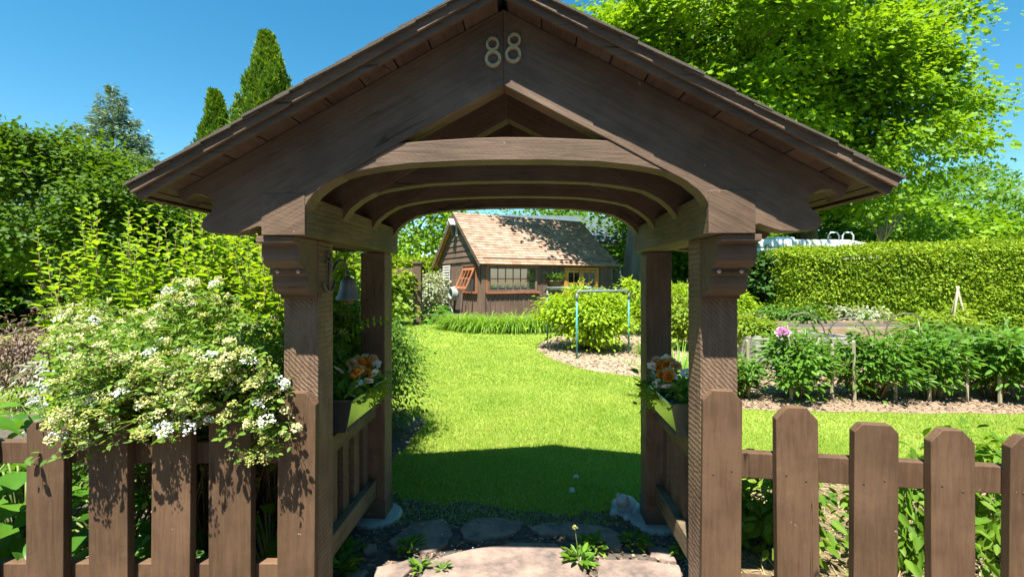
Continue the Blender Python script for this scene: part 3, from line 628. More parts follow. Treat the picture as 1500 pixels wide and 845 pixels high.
def roofmat():
    m, t, b = new_mat('tan_shingles'); tc = N(t, 'ShaderNodeTexCoord'); mp = N(t, 'ShaderNodeMapping'); t.links.new(tc.outputs['UV'], mp.inputs['Vector'])
    br = N(t, 'ShaderNodeTexBrick'); br.inputs['Scale'].default_value = 1; br.inputs['Brick Width'].default_value = .42; br.inputs['Row Height'].default_value = .2; br.inputs['Mortar Size'].default_value = .006
    br.inputs['Color1'].default_value = (.30, .20, .145, 1); br.inputs['Color2'].default_value = (.42, .31, .235, 1); br.inputs['Mortar'].default_value = (.14, .08, .05, 1); br.inputs['Bias'].default_value = -.1
    t.links.new(mp.outputs[0], br.inputs['Vector'])
    n = N(t, 'ShaderNodeTexNoise'); n.inputs['Scale'].default_value = 3; n.inputs['Detail'].default_value = 8; t.links.new(mp.outputs[0], n.inputs['Vector'])
    r = ramp(t, [(.62, .6, .58), (1.2, 1.15, 1.1)], [.3, .7]); t.links.new(n.outputs['Fac'], r.inputs[0])
    mx = N(t, 'ShaderNodeMix', data_type='RGBA', blend_type='MULTIPLY'); mx.inputs['Factor'].default_value = 1
    t.links.new(br.outputs['Color'], mx.inputs[6]); t.links.new(r.outputs[0], mx.inputs[7]); t.links.new(mx.outputs[2], b.inputs['Base Color'])
    b.inputs['Roughness'].default_value = .95; b.inputs['Specular IOR Level'].default_value = .15; return m
M['shedroof'] = roofmat()
SA = R(28); SL, SW, SE, SP = 6.9, 5.8, 2.40, 4.74
shed = thing('garden_shed', 'brown board garden shed with steep tan shingle roof behind the lawn', 'shed', (-1.2, 19.5, 0), SA)
# local: x along the front wall, y back along the gable wall
def wallprism(poly, x0, x1, name='wall'): return MB().prism(poly, x0, x1, 'x').build(name, M['shed_wall'], shed)
front = MB().box(0, SL, 0, .08, 0, SE + .15).build('wall', M['shed_wall'], shed)
gable = MB().prism([(.081, 0), (SW, 0), (SW, SE), (SW / 2, SP - .02), (.081, SE)], 0, .08, 'x').build('wall', M['shed_wall'], shed)
MB().prism([(.081, 0), (SW, 0), (SW, SE), (SW / 2, SP - .02), (.081, SE)], SL - .08, SL, 'x').build('wall', M['shed_wall'], shed)
MB().box(.081, SL - .081, SW - .08, SW, 0, SE).build('wall', M['shed_wall'], shed)
bt = MB().box(0, .035, -.02, 0, .05, SE).mesh('batten', M['shed_wall'])
def free_front(x): return not (.10 < x < 2.66 or 4.0 < x < 6.1)
x = .28
while x < SL - .1:
    if free_front(x): inst('batten', bt, front, (x, 0, 0))
    elif .1 < x < 2.66: inst('batten', MB().box(0, .035, -.02, 0, .05, 1.0).mesh('batten', M['shed_wall']), front, (x, 0, 0))
    x += .235
y = .3
while y < SW - .05:
    if .55 < y < 2.2: inst('batten', MB().box(-.02, 0, 0, .035, .05, 1.02).mesh('batten', M['shed_wall']), gable, (0, y, 0))
    else: inst('batten', MB().box(-.02, 0, 0, .035, .05, 2.38).mesh('batten', M['shed_wall']), gable, (0, y, 0))
    y += .235
# lapped boards in the gable
z = 2.40; k = 0
while z < SP - .15:
    z1 = z + .27
    def yl(zz): return max(.02, (zz - SE) / (SP - SE) * SW / 2 + .06)
    a, b = yl(z), yl(min(z1, SP - .12))
    vs = [(-.055, a, z), (-.055, SW - a, z), (-.018, SW - b, z1), (-.018, b, z1), (.0, a, z), (.0, SW - a, z), (.0, SW - b, z1), (.0, b, z1)]
    MB().add(vs, [(0, 1, 2, 3), (7, 6, 5, 4), (0, 4, 5, 1), (1, 5, 6, 2), (2, 6, 7, 3), (3, 7, 4, 0)]).build('lap_board', M['shed_wall'], gable)
    z = z1
MB().box(-.075, .06, -.075, .06, .03, SE + .05).build('corner_board', M['shed_wall'], shed, bevel=.01)
# roof of stepped shingle courses
roof2 = MB(); rs = (SP - SE) / (SW / 2); ra = math.atan(rs); uvs = []
def shed_roof():
    me_v = []; me_f = []; uv = []
    LR = SW / 2 / math.cos(ra) + .30; nrow = 20; dl = LR / nrow; x0, x1 = -.28, SL + .25
    for side in (0, 1):
        for r in range(nrow):
            a0, a1 = r * dl - (.02 if r else 0), (r + 1) * dl; h0, h1 = .05, .075
            q = []
            for (a, h) in ((a0, h0), (a1, h1), (a1, h1 - .022), (a0, h0 - .022)):
                yy = SW / 2 - (a * math.cos(ra) + h * math.sin(ra)); zz = SP - a * math.sin(ra) + h * math.cos(ra)
                if side: yy = SW - yy
                q.append((yy, zz, a))
            b = len(me_v)
            for xx in (x0, x1):
                for yy, zz, a in q: me_v.append((xx, yy, zz))
            fs = [(0, 4, 5, 1), (1, 5, 6, 2), (2, 6, 7, 3), (0, 1, 2, 3), (7, 6, 5, 4)]
            for f in fs:
                me_f.append(tuple(b + i for i in f)); uv += [((x0 if i < 4 else x1), r * .2 + .02 + (.16 if i % 4 in (1, 2) else 0.0)) for i in f]
    me = bpy.data.meshes.new('roof'); me.from_pydata(me_v, [], me_f); l = me.uv_layers.new(name='UVMap'); l.data.foreach_set('uv', np.array(uv, np.float32).ravel()); me.update()
    import bmesh
    bm = bmesh.new(); bm.from_mesh(me); bmesh.ops.recalc_face_normals(bm, faces=bm.faces); bm.to_mesh(me); bm.free()
    return link('roof', me, M['shedroof'], shed)
rf = shed_roof()
for side in (0, 1):
    def yy(v): return SW - v if side else v
    for xx in (-.27, SL + .2):
        e = SW / 2 / math.cos(ra) + .28
        def pt(a, h): return (yy(SW / 2 - a * math.cos(ra) - h * math.sin(ra)), SP - a * math.sin(ra) + h * math.cos(ra))
        MB().prism([pt(0, .02), pt(e, .02), pt(e, -.13), pt(.1, -.13)], xx, xx + .045, 'x').build('rake_board', M['wood'], rf)
    MB().prism([pt(0, .025), pt(e - .02, .025), pt(e - .02, .004), pt(0.02, .004)], -.22, SL + .19, 'x').build('roof_deck', M['shed_gold'], rf)
MB().box(-.2, SL + .15, -.14, -.10, SE - .14, SE - .02).build('fascia_board', M['shed_gold'], rf)
def window(nm, parent, w, h, cols, rows, fr, sash, tilt=0, frame_w=.1):
    """window in its own plane: x right, z up, facing -y"""
    wn = MB()
    wn.box(-.0, w, -.05, 0, 0, frame_w).box(0, w, -.05, 0, h - frame_w, h).box(0, frame_w, -.05, 0, frame_w, h - frame_w).box(w - frame_w, w, -.05, 0, frame_w, h - frame_w)
    o = wn.build(nm, fr, parent, bevel=.006)
    return o
# big front window
fw = window('window', shed, 2.44, 1.13, 6, 2, M['sash'], None); fw.location = (.17, -.001, 1.07)
MB().box(-.08, 2.54, -.10, -.0, -.06, -.002).build('sill', M['shed_trim'], fw)
MB().box(.101, 2.339, -.022, -.012, .101, 1.029).build('pane_backing', M['trough_in'], fw)
for i in range(6):
    for j in range(2):
        x0 = .12 + i * .3683; z0 = .12 + j * .45
        MB().box(x0 + .022, x0 + .3683 - .022, -.034, -.026, z0 + .018, z0 + .45 - .018).build('pane', M['glass'], fw)
mt = MB()
for i in range(5): mt.box(.12 + (i + 1) * .3683 - .021, .12 + (i + 1) * .3683 + .021, -.045, -.024, .101, 1.029)
mt.box(.101, 2.339, -.043, -.025, .12 + .45 - .017, .12 + .45 + .017)
mt.build('muntin_grid', M['sash'], fw)
MB().box(-.02, 2.46, -.07, -.002, 1.132, 1.23).build('head_casing', M['shed_gold'], fw)
MB().box(-.1, -.002, -.07, -.002, -.0, 1.13).build('jamb_casing', M['shed_trim'], fw)
# gable window, hinged open at the top
gw = MB().box(-.05, 0, 0, .1, 0, 1.12).box(-.05, 0, 1.40, 1.50, 0, 1.12).box(-.05, 0, .1, 1.40, 1.03, 1.12).build('window', M['shed_trim'], shed, bevel=.006); gw.location = (0, .66, 1.08)
MB().box(-.012, -.004, .1, 1.40, .0, 1.03).build('pane_backing', M['trough_in'], gw)
MB().box(-.12, 0, -.08, 1.58, -.08, -.003).build('sill', M['shed_trim'], gw)
MB().box(-.08, 0, -.06, 1.56, 1.122, 1.2).build('head_casing', M['shed_wall'], gw)
sash = MB().box(-.045, 0, 0, .1, 0, 1.0).box(-.045, 0, 1.18, 1.28, 0, 1.0).box(-.045, 0, .1, 1.18, 0, .1).box(-.045, 0, .1, 1.18, .9, 1.0)
for i in (1, 2): sash.box(-.04, -.008, .1 + i * .36 - .02, .1 + i * .36 + .02, .1, .9)
sash.box(-.038, -.010, .1, 1.18, .48, .52)
for i in range(3):
    for j in range(2): pass
so_ = sash.build('sash', M['shed_trim'], gw); so_.location = (-.055, .11, .02); so_.rotation_euler = (0, 0, 0)
so_.matrix_local = Matrix.Translation((-.055, .11, 1.02)) @ Matrix.Rotation(R(24), 4, 'Y') @ Matrix.Translation((0, 0, -1.0))
# doors
dr = MB().box(0, .1, -.06, 0, 0, 2.12).box(1.86, 1.96, -.06, 0, 0, 2.12).box(.1, 1.86, -.06, 0, 2.02, 2.12).build('door', M['shed_gold'], shed); dr.location = (4.07, -.001, .05)
for i in (0, 1):
    x0 = .1 + i * .88
    lf = MB().box(x0, x0 + .13, -.045, -.002, 0, 2.0).box(x0 + .75, x0 + .88, -.045, -.002, 0, 2.0).box(x0 + .13, x0 + .75, -.045, -.002, 1.88, 2.0).box(x0 + .13, x0 + .75, -.045, -.002, 0, .9).box(x0 + .42, x0 + .46, -.04, -.002, .9, 1.88).box(x0 + .13, x0 + .75, -.04, -.002, 1.37, 1.41).build('door_leaf', M['shed_gold'], dr)
for i in (0, 1):
    for q in ((.13, .42), (.46, .75)):
        for zz in ((.9, 1.37), (1.41, 1.88)):
            x0 = .1 + i * .88; MB().box(x0 + q[0] + .004, x0 + q[1] - .004, -.022, -.014, zz[0] + .004, zz[1] - .004).build('pane', M['glass'], dr)
# things on the shed
def shed_pt(x, y, z): return tuple(Matrix.Translation((-1.2, 19.5, 0)) @ Matrix.Rotation(SA, 4, 'Z') @ Vector((x, y, z)))
M['white'] = pmat('white_paint', [(.66, .65, .62), (.76, .75, .72)], scale=8, rough=.6, bump=.1)
ln = thing('wall_lantern', 'small white lantern on the gable wall of the shed', 'lantern', shed_pt(-.06, SW / 2, 3.62), SA)
MB().box(-.05, 0, -.08, .08, .05, .75).build('back_plate', M['white'], ln)
MB().lathe([(.07, 0), (.13, .25), (.15, .28), (.05, .45), (.0001, .47)], 6, (-.2, 0, .1)).build('lantern_body', M['iron'], ln)
MB().prism([(-.22, .55), (0, .78), (.22, .55), (.22, .62), (0, .86), (-.22, .62)], -.42, -.02, 'x').build('cap', M['white'], ln)
tl = thing('wall_trellis', 'narrow white ladder trellis leaning on the shed gable wall', 'trellis', shed_pt(-.06, 3.8, 0), SA)
for yy in (0, .82): MB().box(-.04, 0, yy, yy + .06, .1, 2.3).build('upright', M['white'], tl)
for k in range(17): MB().box(-.055, -.041, -.06, .94, .16 + k * .13, .22 + k * .13).build('slat', M['white'], tl)
M['hose'] = pmat('grey_hose', [(.20, .23, .20), (.32, .35, .31)], scale=9, rough=.6)
hr = thing('hose_reel', 'coiled grey garden hose on a wall reel by the gable window', 'hose reel', shed_pt(-.14, 2.95, .95), SA)
for k in range(5): MB().tube([(-.05 * k, .34 * math.cos(t) * (1 - .03 * k), .30 * math.sin(t) * (1 - .03 * k)) for t in np.linspace(0, 6.283, 21)], .045, 7).build('coil', M['hose'], hr, smooth=True)
MB().lathe([(.16, -.25), (.18, 0), (.16, .02)], 16).build('drum', M['iron'], hr).rotation_euler = (0, R(-90), 0)
MB().box(-.02, .14, -.34, -.08, -.75, .3).build('mount', M['iron'], hr)
MB().tube(curve((-.1, .3, -.1), (-.15, .4, -.6), (-.1, .0, -.9), 8), .03, 6).build('hose_tail', M['hose'], hr, smooth=True)
pb = thing('hanging_basket', 'woven wall basket of spiky green plant between shed window and door', 'planter', shed_pt(3.44, -.03, 1.55), SA)
MB().lathe([(.06, -.28), (.2, -.22), (.3, -.06), (.33, .0), (.31, .02)], 16, (0, -.2, 0)).build('basket', M['straw_g'], pb, smooth=True)
def blades(n, L, W, arch, g, spread=1.0, base_r=.05, segs=5, lean=.6):
    """arching strap leaves as one mesh: rnd per blade"""
    Ps = []; Fs = []; rn = []
    for i in range(n):
        th = g.random() * 6.283; l = L * (.6 + .6 * g.random()); w_ = W * (.7 + .6 * g.random()); ln_ = lean * (.3 + g.random())
        o = np.array([math.cos(th), math.sin(th), 0]); side = np.array([-math.sin(th), math.cos(th), 0]); p = o * base_r * g.random() ** .5 * (1 + g.random()); a = ln_ * .35; k0 = len(Ps)
        tw = side * math.cos(.4) ; r = g.random()
        for sgi in range(segs + 1):
            t = sgi / segs; ww = w_ * (1 - t ** 2.2) * .5 + .0006
            Ps += [p - tw * ww, p + tw * ww]; rn += [r, r]
            a += arch * (.5 + ln_) / segs * (.4 + 1.2 * t); p = p + l / segs * (o * math.sin(a) + np.array([0, 0, math.cos(a)]))
        for sgi in range(segs): Fs.append((k0 + 2 * sgi, k0 + 2 * sgi + 1, k0 + 2 * sgi + 3, k0 + 2 * sgi + 2))
    me = bpy.data.meshes.new('blades'); V = np.array(Ps); V[:, 2] = np.maximum(V[:, 2], .01); me.from_pydata(V.tolist(), [], Fs); at = me.attributes.new('rnd', 'FLOAT', 'POINT'); at.data.foreach_set('value', np.array(rn, np.float32)); me.update()
    return me
o = link('foliage', blades(90, .6, .05, 2.0, np.random.default_rng(2), base_r=.2), M['lf_fine'], pb); o.location = (0, -.2, .0)

# ================================================================ PLANTS BY THE SHED
for i, (x, y, sc_) in enumerate(((-1.72, 15.2, 1.0), (-.72, 14.4, 1.05), (.05, 14.3, 1.1), (.75, 14.5, 1.05), (-1.25, 14.7, .9))):
    lab = ['bright green daylily clump at the shed corner, leftmost of the row', 'bright green daylily clump below the left end of the shed window', 'bright green daylily clump below the middle of the shed window',
           'bright green daylily clump nearest the golden shrub', 'low daylily clump in front of the shed corner'][i]
    t = thing('daylily_clump', lab, 'plant', (x, y, 0), i * 1.3, 'daylilies in front of the shed')
    link('foliage', blades(420, .92 * sc_, .030, 2.5, np.random.default_rng(20 + i), base_r=.34, segs=7, lean=.95), M['lf_lily'], t)
def hosta(name, label, loc, n, L, seed, mat='lf_hosta', group=None, h=.3, sp=.5, keepsize=False):
    """clump of broad leaves, each leaf its own part on stalks"""
    g = np.random.default_rng(seed); root = thing(name, label, 'plant', loc, 0, group)
    nx, ny = 5, 7; vs = []; fs = []
    for j in range(ny):
        t = j / (ny - 1); wd = (math.sin(math.pi * min(1, t * .93 + .06)) ** .75) * .36 * (1.12 - .35 * t)
        if j == ny - 1: wd = .004
        for i in range(nx):
            s = i / (nx - 1) * 2 - 1; vs.append((s * wd, t, .10 * abs(s) * wd * 2.2 - .32 * t * t + .012 * math.sin(9 * s + 5 * t)))
    for j in range(ny - 1):
        for i in range(nx - 1): a = j * nx + i; fs.append((a, a + 1, a + nx + 1, a + nx))
    variants = []
    for q in range(5):
        me = bpy.data.meshes.new('leaf'); me.from_pydata(vs, [], fs); at = me.attributes.new('rnd', 'FLOAT', 'POINT'); at.data.foreach_set('value', np.full(len(vs), q / 4, np.float32)); me.polygons.foreach_set('use_smooth', [True] * len(fs)); me.materials.append(M[mat]); variants.append(me)
    st = MB()
    for k in range(n):
        th = g.random() * 6.283; r = sp * g.random() ** .6; zz = h * (1.1 - .7 * r / sp) * (.5 + .7 * g.random()) + .04
        p = (r * math.cos(th), r * math.sin(th), zz); l = L * (.6 + .6 * g.random())
        o = inst('leaf', variants[k % 5], root, p, (g.normal() * .25 + .15 - .5 * r / sp, g.normal() * .25, th - math.pi / 2 + g.normal() * .4), (l * 1.05, l, l))
        st.tube(curve((p[0] * .15, p[1] * .15, -.02), (p[0] * .5, p[1] * .5, zz * .8), p, 4), .004 + .01 * L, 5)
    st.build('stem', M['stem_g'], root, smooth=True)
    return root
hosta('hosta_plant', 'broad blue-green hosta at the left foot of the shed', (-2.75, 17.3, 0), 60, .34, 5, h=.5, sp=.75)
# golden shrub inside a pipe frame
M['pipe'] = pmat('teal_pipe', [(.045, .24, .25), (.075, .32, .32)], scale=9, rough=.45, bump=.1)
M['pipe_g'] = pmat('grey_pipe', [(.12, .15, .15), (.20, .23, .22)], scale=9, rough=.5, bump=.1)
fr = thing('pipe_frame', 'teal and grey pipe frame standing round the golden shrub', 'frame', (1.9, 10.4, 0))
def fpt(p): return np.array(p) - np.array([1.9, 10.4, 0])
c1, c2 = G(845, 526), G(921, 517); back = np.array([-.10, 2.3, 0])
bl_, br_ = c1 + np.array([-.42, 2.25, 0]), c2 + np.array([-.05, 2.2, 0])
HT = 1.36
for a in (c1, c2, bl_, br_): MB().tube([fpt(a + [0, 0, -.05]), fpt(a + [0, 0, HT - .18])], .020, 8).build('leg', M['pipe'], fr, smooth=True)
for a in (c1, c2, bl_, br_): MB().tube([fpt(a + [0, 0, HT - .19]), fpt(a + [0, 0, HT - .04])], .026, 8).build('fitting', M['pipe_g'], fr, smooth=True)
for a, b in ((c1, c2), (bl_, br_)): MB().tube([fpt(a + [0, 0, HT - .05]), fpt(a + (b - a) * .03 + [0, 0, HT]), fpt(b + (a - b) * .03 + [0, 0, HT]), fpt(b + [0, 0, HT - .05])], .026, 8).build('crossbar', M['pipe_g'], fr, smooth=True)
MB().tube([fpt(bl_ + [0, 0, HT + .03]), fpt(c2 * .4 + c1 * .6 + [0, .9, HT + .05])], .03, 8).build('top_bar', M['pipe_g'], fr, smooth=True)
sx = (c1 + c2 + bl_ + br_) / 4
bush('golden_shrub', 'golden yellow-green leafy shrub inside the pipe frame', (sx[0] - .05, sx[1] - .1, 0),
     [((sx[0] - .05, sx[1] - .1, .88), (1.1, 1.15, .47), 170, 62, .3, .12), ((sx[0], sx[1] - .5, .55), (.7, .7, .35), 50, 45, .25, .2)], .085, 'lf_gold', seed=4, stems=26, stem_r=.016)
bush('golden_shrub', 'second golden shrub beyond the right rear post, half hidden', (4.3, 13.4, 0), [((4.3, 13.4, .85), (1.35, 1.0, .7), 130, 50, .32, .1)], .1, 'lf_gold', seed=9, stems=16)
bush('green_shrub', 'light green shrub seen between the two right posts', (4.2, 10.6, 0), [((4.2, 10.6, .75), (.75, .8, .62), 90, 55, .25, .1)], .085, 'lf_vine', seed=12, stems=12)
t = thing('lily_clump', 'small strappy clump at the right foot of the pipe frame', 'plant', (2.95, 9.8, 0)); link('foliage', blades(160, .42, .018, 1.8, np.random.default_rng(31), base_r=.2), M['lf_lily'], t)
# plants just behind the right rear post
t = thing('lily_clump', 'upright strappy green clump behind the right flower box', 'plant', (2.15, 6.0, 0)); link('foliage', blades(230, .8, .028, 1.3, np.random.default_rng(33), base_r=.22), M['lf_lily'], t)

# ================================================================ PEONY BORDER
pv = []
for k in range(4):
    p, d, n, rn, cc, dd = crown_pts((0, 0, .60), (.50, .42, .38), 95, 27, .2, shell=.35, zmin=.16, seed=60 + k, flat=.7)
    g = np.random.default_rng(k); L = .115 * (.65 + .7 * g.random(len(p)))
    d = unit(d * np.array([1, 1, .5]) + np.array([0, 0, .12])); pv.append((leaf_mesh('foliage', p, d, n, L, L * .55, TL, M['lf_peony'], rn), cc))
PEO = [(1092, 586, .62, 'narrow peony bush beside the right front post'), (1180, 586, 1.0, 'peony bush bearing one pink bloom'), (1283, 586, .95, 'peony bush between the two middle wooden stakes'), (1375, 586, 1.0, 'peony bush right of the middle stakes'),
       (1470, 588, 1.02, 'peony bush near the right edge of the photo'), (1575, 590, 1.0, 'peony bush cut by the right edge of the photo')]
for i, (x, y, s_, lab) in enumerate(PEO):
    b = G(x, y); root = thing('peony_bush', 'dark green ' + lab, 'peony', (b[0], b[1] + .12, 0), i * 1.1, 'peonies along the border'); me, cc = pv[i % 4]
    f = inst('foliage', me, root, scale=(s_ * .87, s_ * .87, s_ * .88)); mb = MB()
    for q in range(0, 95, 4): e = cc[q] * s_; mb.tube([(e[0] * .3, e[1] * .3, -.02), (e[0] * .6, e[1] * .6, e[2] * .6), tuple(e)], [.008, .006, .004], 5)
    mb.build('stem', M['stake'] if i % 2 else M['twig'], root, smooth=True)
def flower_ball(parent, name, c, r, n, mat, g, tmpl=T6):
    d = rdir(n, g); d[:, 2] = np.abs(d[:, 2]) * .8; d = unit(d); p = np.array(c) + d * r * .35
    return leaves(name, p, unit(d + g.normal(size=(n, 3)) * .4), unit(d + g.normal(size=(n, 3)) * .3), r * .9, r * .8, tmpl, M[mat], parent)
pe = [o for o in bpy.data.objects if o.get('label', '').endswith('bearing one pink bloom')][0]
fb = P(1147, 489, 6.05); pe_m = pe.matrix_basis.inverted(); fbl = pe_m @ Vector(fb)
flower_ball(pe, 'bloom', fbl, .085, 60, 'petal_k', np.random.default_rng(4))
MB().tube([(fbl[0] * .6, fbl[1] * .6, .5), tuple(fbl)], .006, 5).build('bloom_stem', M['stem_g'], pe)
for i, (x, y0, y1) in enumerate(((1096, 497, 583), (1159, 548, 588), (1219, 503, 587), (1252, 498, 588), (1312, 505, 588), (1362, 512, 588), (1417, 520, 590), (1465, 548, 592))):
    lab = ['left of all the others beside the post', 'in front of the pink-bloomed peony', 'right of the pink-bloomed peony', 'tall and bare between two peonies', 'right of the tall bare stake', 'at the left side of the fourth peony', 'behind the third picket', 'short one at the far right'][i]
    b = G(x, y1); h = CAMZ + (HY - y0) / F * b[1]
    st = MB().prism([(-.018, -.05), (.018, -.05), (.018, h - .02), (.0, h), (-.018, h - .02)], -.014, .014, 'y').build('garden_stake', M['stake'], None, bevel=.003)
    st.location = b; st.rotation_euler = (0, R(random.uniform(-2, 2)), random.random()); tag(st, 'weathered wooden garden stake in the peony row, ' + lab, 'stake', 'stakes in the peony row')
# raised beds
M['oldwood'] = pmat('weathered_planks', [(.22, .155, .095), (.36, .27, .175)], scale=3, rough=.9, bump=.5, stretch=(1, 4, 4))
M['greywood'] = pmat('grey_planks', [(.24, .225, .20), (.36, .34, .31)], scale=3, rough=.9, bump=.5, stretch=(1, 4, 4))
def bed(label, x0, x1, y0, y1, h, mat, rz=0):
    root = thing('raised_bed', label, 'raised bed', ((x0 + x1) / 2, (y0 + y1) / 2, 0), rz); w_, d_ = (x1 - x0) / 2, (y1 - y0) / 2
    for k in range(2):
        z0, z1 = k * h / 2 + .003, (k + 1) * h / 2 - .003
        for a in ((-w_, w_, -d_, -d_ + .05), (-w_, w_, d_ - .05, d_), (-w_, -w_ + .05, -d_ + .051, d_ - .051), (w_ - .05, w_, -d_ + .051, d_ - .051)):
            MB().box(a[0], a[1], a[2], a[3], z0, z1).build('plank', M[mat], root, bevel=.004)
    for sx_ in (-1, 1):
        for sy in (-1, 1): MB().box(sx_ * (w_ - .1) - .05, sx_ * (w_ - .1) + .05, sy * (d_ - .1) - .05, sy * (d_ - .1) + .05, 0, h + .03).build('corner_post', M[mat], root, bevel=.004)
    MB().box(-w_ + .052, w_ - .052, -d_ + .052, d_ - .052, 0, h - .07).build('soil_fill', M['soil'], root)
    return root
bed('grey plank raised bed just right of the right post', 4.6, 6.7, 8.9, 10.2, .48, 'greywood', .06)
bed('long brown plank raised bed in front of the hedge', 6.0, 9.8, 10.5, 12.2, .52, 'oldwood', .05)
bed('brown plank raised bed at the right behind the peonies', 8.3, 12.8, 9.0, 10.3, .42, 'oldwood', .05)
for i, (x, y, w_, h) in enumerate(((1104, 9.5, .75, .28), (1176, 9.6, .8, .3), (1243, 9.4, .72, .22), (1328, 9.6, .72, .30))):
    X = (x - HX) / F * y; lab = ['over the grey bed beside the post', 'at the right end of the grey bed', 'in front of the long brown bed', 'right of the others near the third picket'][i]
    o = MB().tube([(-w_ / 2 * math.cos(t), .12 * math.cos(t), (h + .48) * math.sin(t) ** .6 if math.sin(t) > 0 else 0) for t in np.linspace(0, math.pi, 15)], .014, 6).build('hoop', M['iron'], None, smooth=True)
    o.location = (X, y, .12); tag(o, 'thin black bent hoop ' + lab, 'hoop', 'hoops over the raised beds')
tp = thing('bean_tripod', 'pale wooden pole tripod standing in the bed before the hedge', 'tripod', (P(1403, 470, 12.5)[0], 12.5, 0))
for dx, dy in ((-.28, -.1), (.26, -.1), (-.1, .25)): MB().tube([(dx, dy, .0), (-dx * .08, -dy * .08, 1.42)], .025, 6).build('pole', M['stake'], tp, smooth=True)
rs_ = np.random.default_rng(77)
for i, (x, y, z, rx, rz_, m_, lab) in enumerate(((4.9, 9.6, .62, .7, .25, 'lf_vine', 'leafy crop in the grey raised bed'), (7.6, 12.6, .6, 1.0, .4, 'lf_fine', 'leafy plants behind the long raised bed'), (9.7, 12.9, .5, .8, .42, 'lf_pale', 'whitish leafy plant before the hedge'),
        (11.6, 12.6, .45, 1.0, .4, 'lf_vine', 'yellow-green plants behind the right raised bed'), (6.5, 13.6, .75, .8, .7, 'lf_gold', 'yellow-green shrub at the left foot of the hedge'), (8.0, 8.6, .5, .8, .32, 'lf_fine', 'green crop between peonies and beds'), (13.2, 9.6, .55, .9, .45, 'lf_fine', 'green crop at the far right bed'))):
    bush('garden_plant', lab, (x, y, 0), [((x, y, z), (rx, .5, rz_), 60, 36, .22, .08)], .10, m_, seed=100 + i, stems=8, cat='plant')
hosta('rhubarb_plant', 'big-leaved rhubarb behind the last peony', (8.3, 7.6, 0), 26, .42, 41, h=.95, sp=.8)
# clipped hedge
def hedge(label, x0, x1, y0, y1, h, n, L, mat, seed, lump=.045, rz=0, rise=0):
    g = np.random.default_rng(seed); root = thing('clipped_hedge', label, 'hedge', ((x0 + x1) / 2, (y0 + y1) / 2, 0), rz); w_, d_ = (x1 - x0) / 2, (y1 - y0) / 2
    A = np.array([2 * w_ * h, 2 * d_ * h, 2 * d_ * h, 4 * w_ * d_]); f = g.choice(4, n, p=A / A.sum()); a, b = g.random(n) * 2 - 1, g.random(n)
    p = np.zeros((n, 3)); nn = np.zeros((n, 3))
    for k, (fn, nv) in enumerate(((lambda a, b: (a * w_, -d_ + 0 * a, b * h), (0, -1, 0)), (lambda a, b: (-w_ + 0 * a, a * d_, b * h), (-1, 0, 0)), (lambda a, b: (w_ + 0 * a, a * d_, b * h), (1, 0, 0)), (lambda a, b: (a * w_, (b * 2 - 1) * d_, h + 0 * a), (0, 0, 1)))):
        q = f == k; X, Y, Z = fn(a[q], b[q]); p[q] = np.stack([X, Y, Z], 1); nn[q] = nv
    # rounded top edge and a lumpy clipped face
    e = np.clip((p[:, 2] - (h - .25)) / .25, 0, 1); p[:, 1] += np.where(nn[:, 1] < 0, .22 * e ** 2, 0); p[:, 2] -= np.where(nn[:, 2] > .5, .35 * np.clip((-p[:, 1] - d_ + .35) / .35, 0, 1) ** 2, 0)
    lm = lump * (np.sin(p[:, 0] * 2.1 + 1.3 * np.sin(p[:, 2] * 2.7)) * np.sin(p[:, 2] * 3.3 + p[:, 1]) + .6 * np.sin(p[:, 0] * 5.7 + p[:, 2] * 4.1) * np.sin(p[:, 2] * 7.3 - p[:, 0] * 2.2))
    p += nn * (lm + .05 * g.normal(size=n) - .26 * g.random(n) ** 2.2 + .16 * (g.random(n) > .985))[:, None]
    if rise: p[:, 2] *= 1 + rise * np.clip(p[:, 0] + w_, 0, 8.5) / h
    d = unit(nn * .55 + g.normal(size=(n, 3)) * .5 + np.array([0, 0, -.12]) + np.array([.5, 0, 0]) * np.sign(g.normal(size=n))[:, None] * .6); n2 = unit(nn * .6 + np.array([0, 0, .6]) + g.normal(size=(n, 3)) * .4)
    LL = L * (.6 + .8 * g.random(n)); leaves('foliage', p, d, n2, LL, LL * .42, T6 if n < 0 else T4, M[mat], root)
    MB().box(-w_ + .32, w_ - .32, -d_ + .42, d_ - .32, .02, h - .3).build('inner_twigs', M['bark'], root)
    return root
hedge('long clipped yellow-green hedge behind the raised beds', 9.2, 27, 15.2, 16.9, 2.58, 120000, .105, 'lf_hedge', 7, rise=.036)
hedge('clipped golden hedge left of the shed', -13.5, -3.6, 25.6, 26.8, 2.75, 14000, .22, 'lf_hedge', 8)

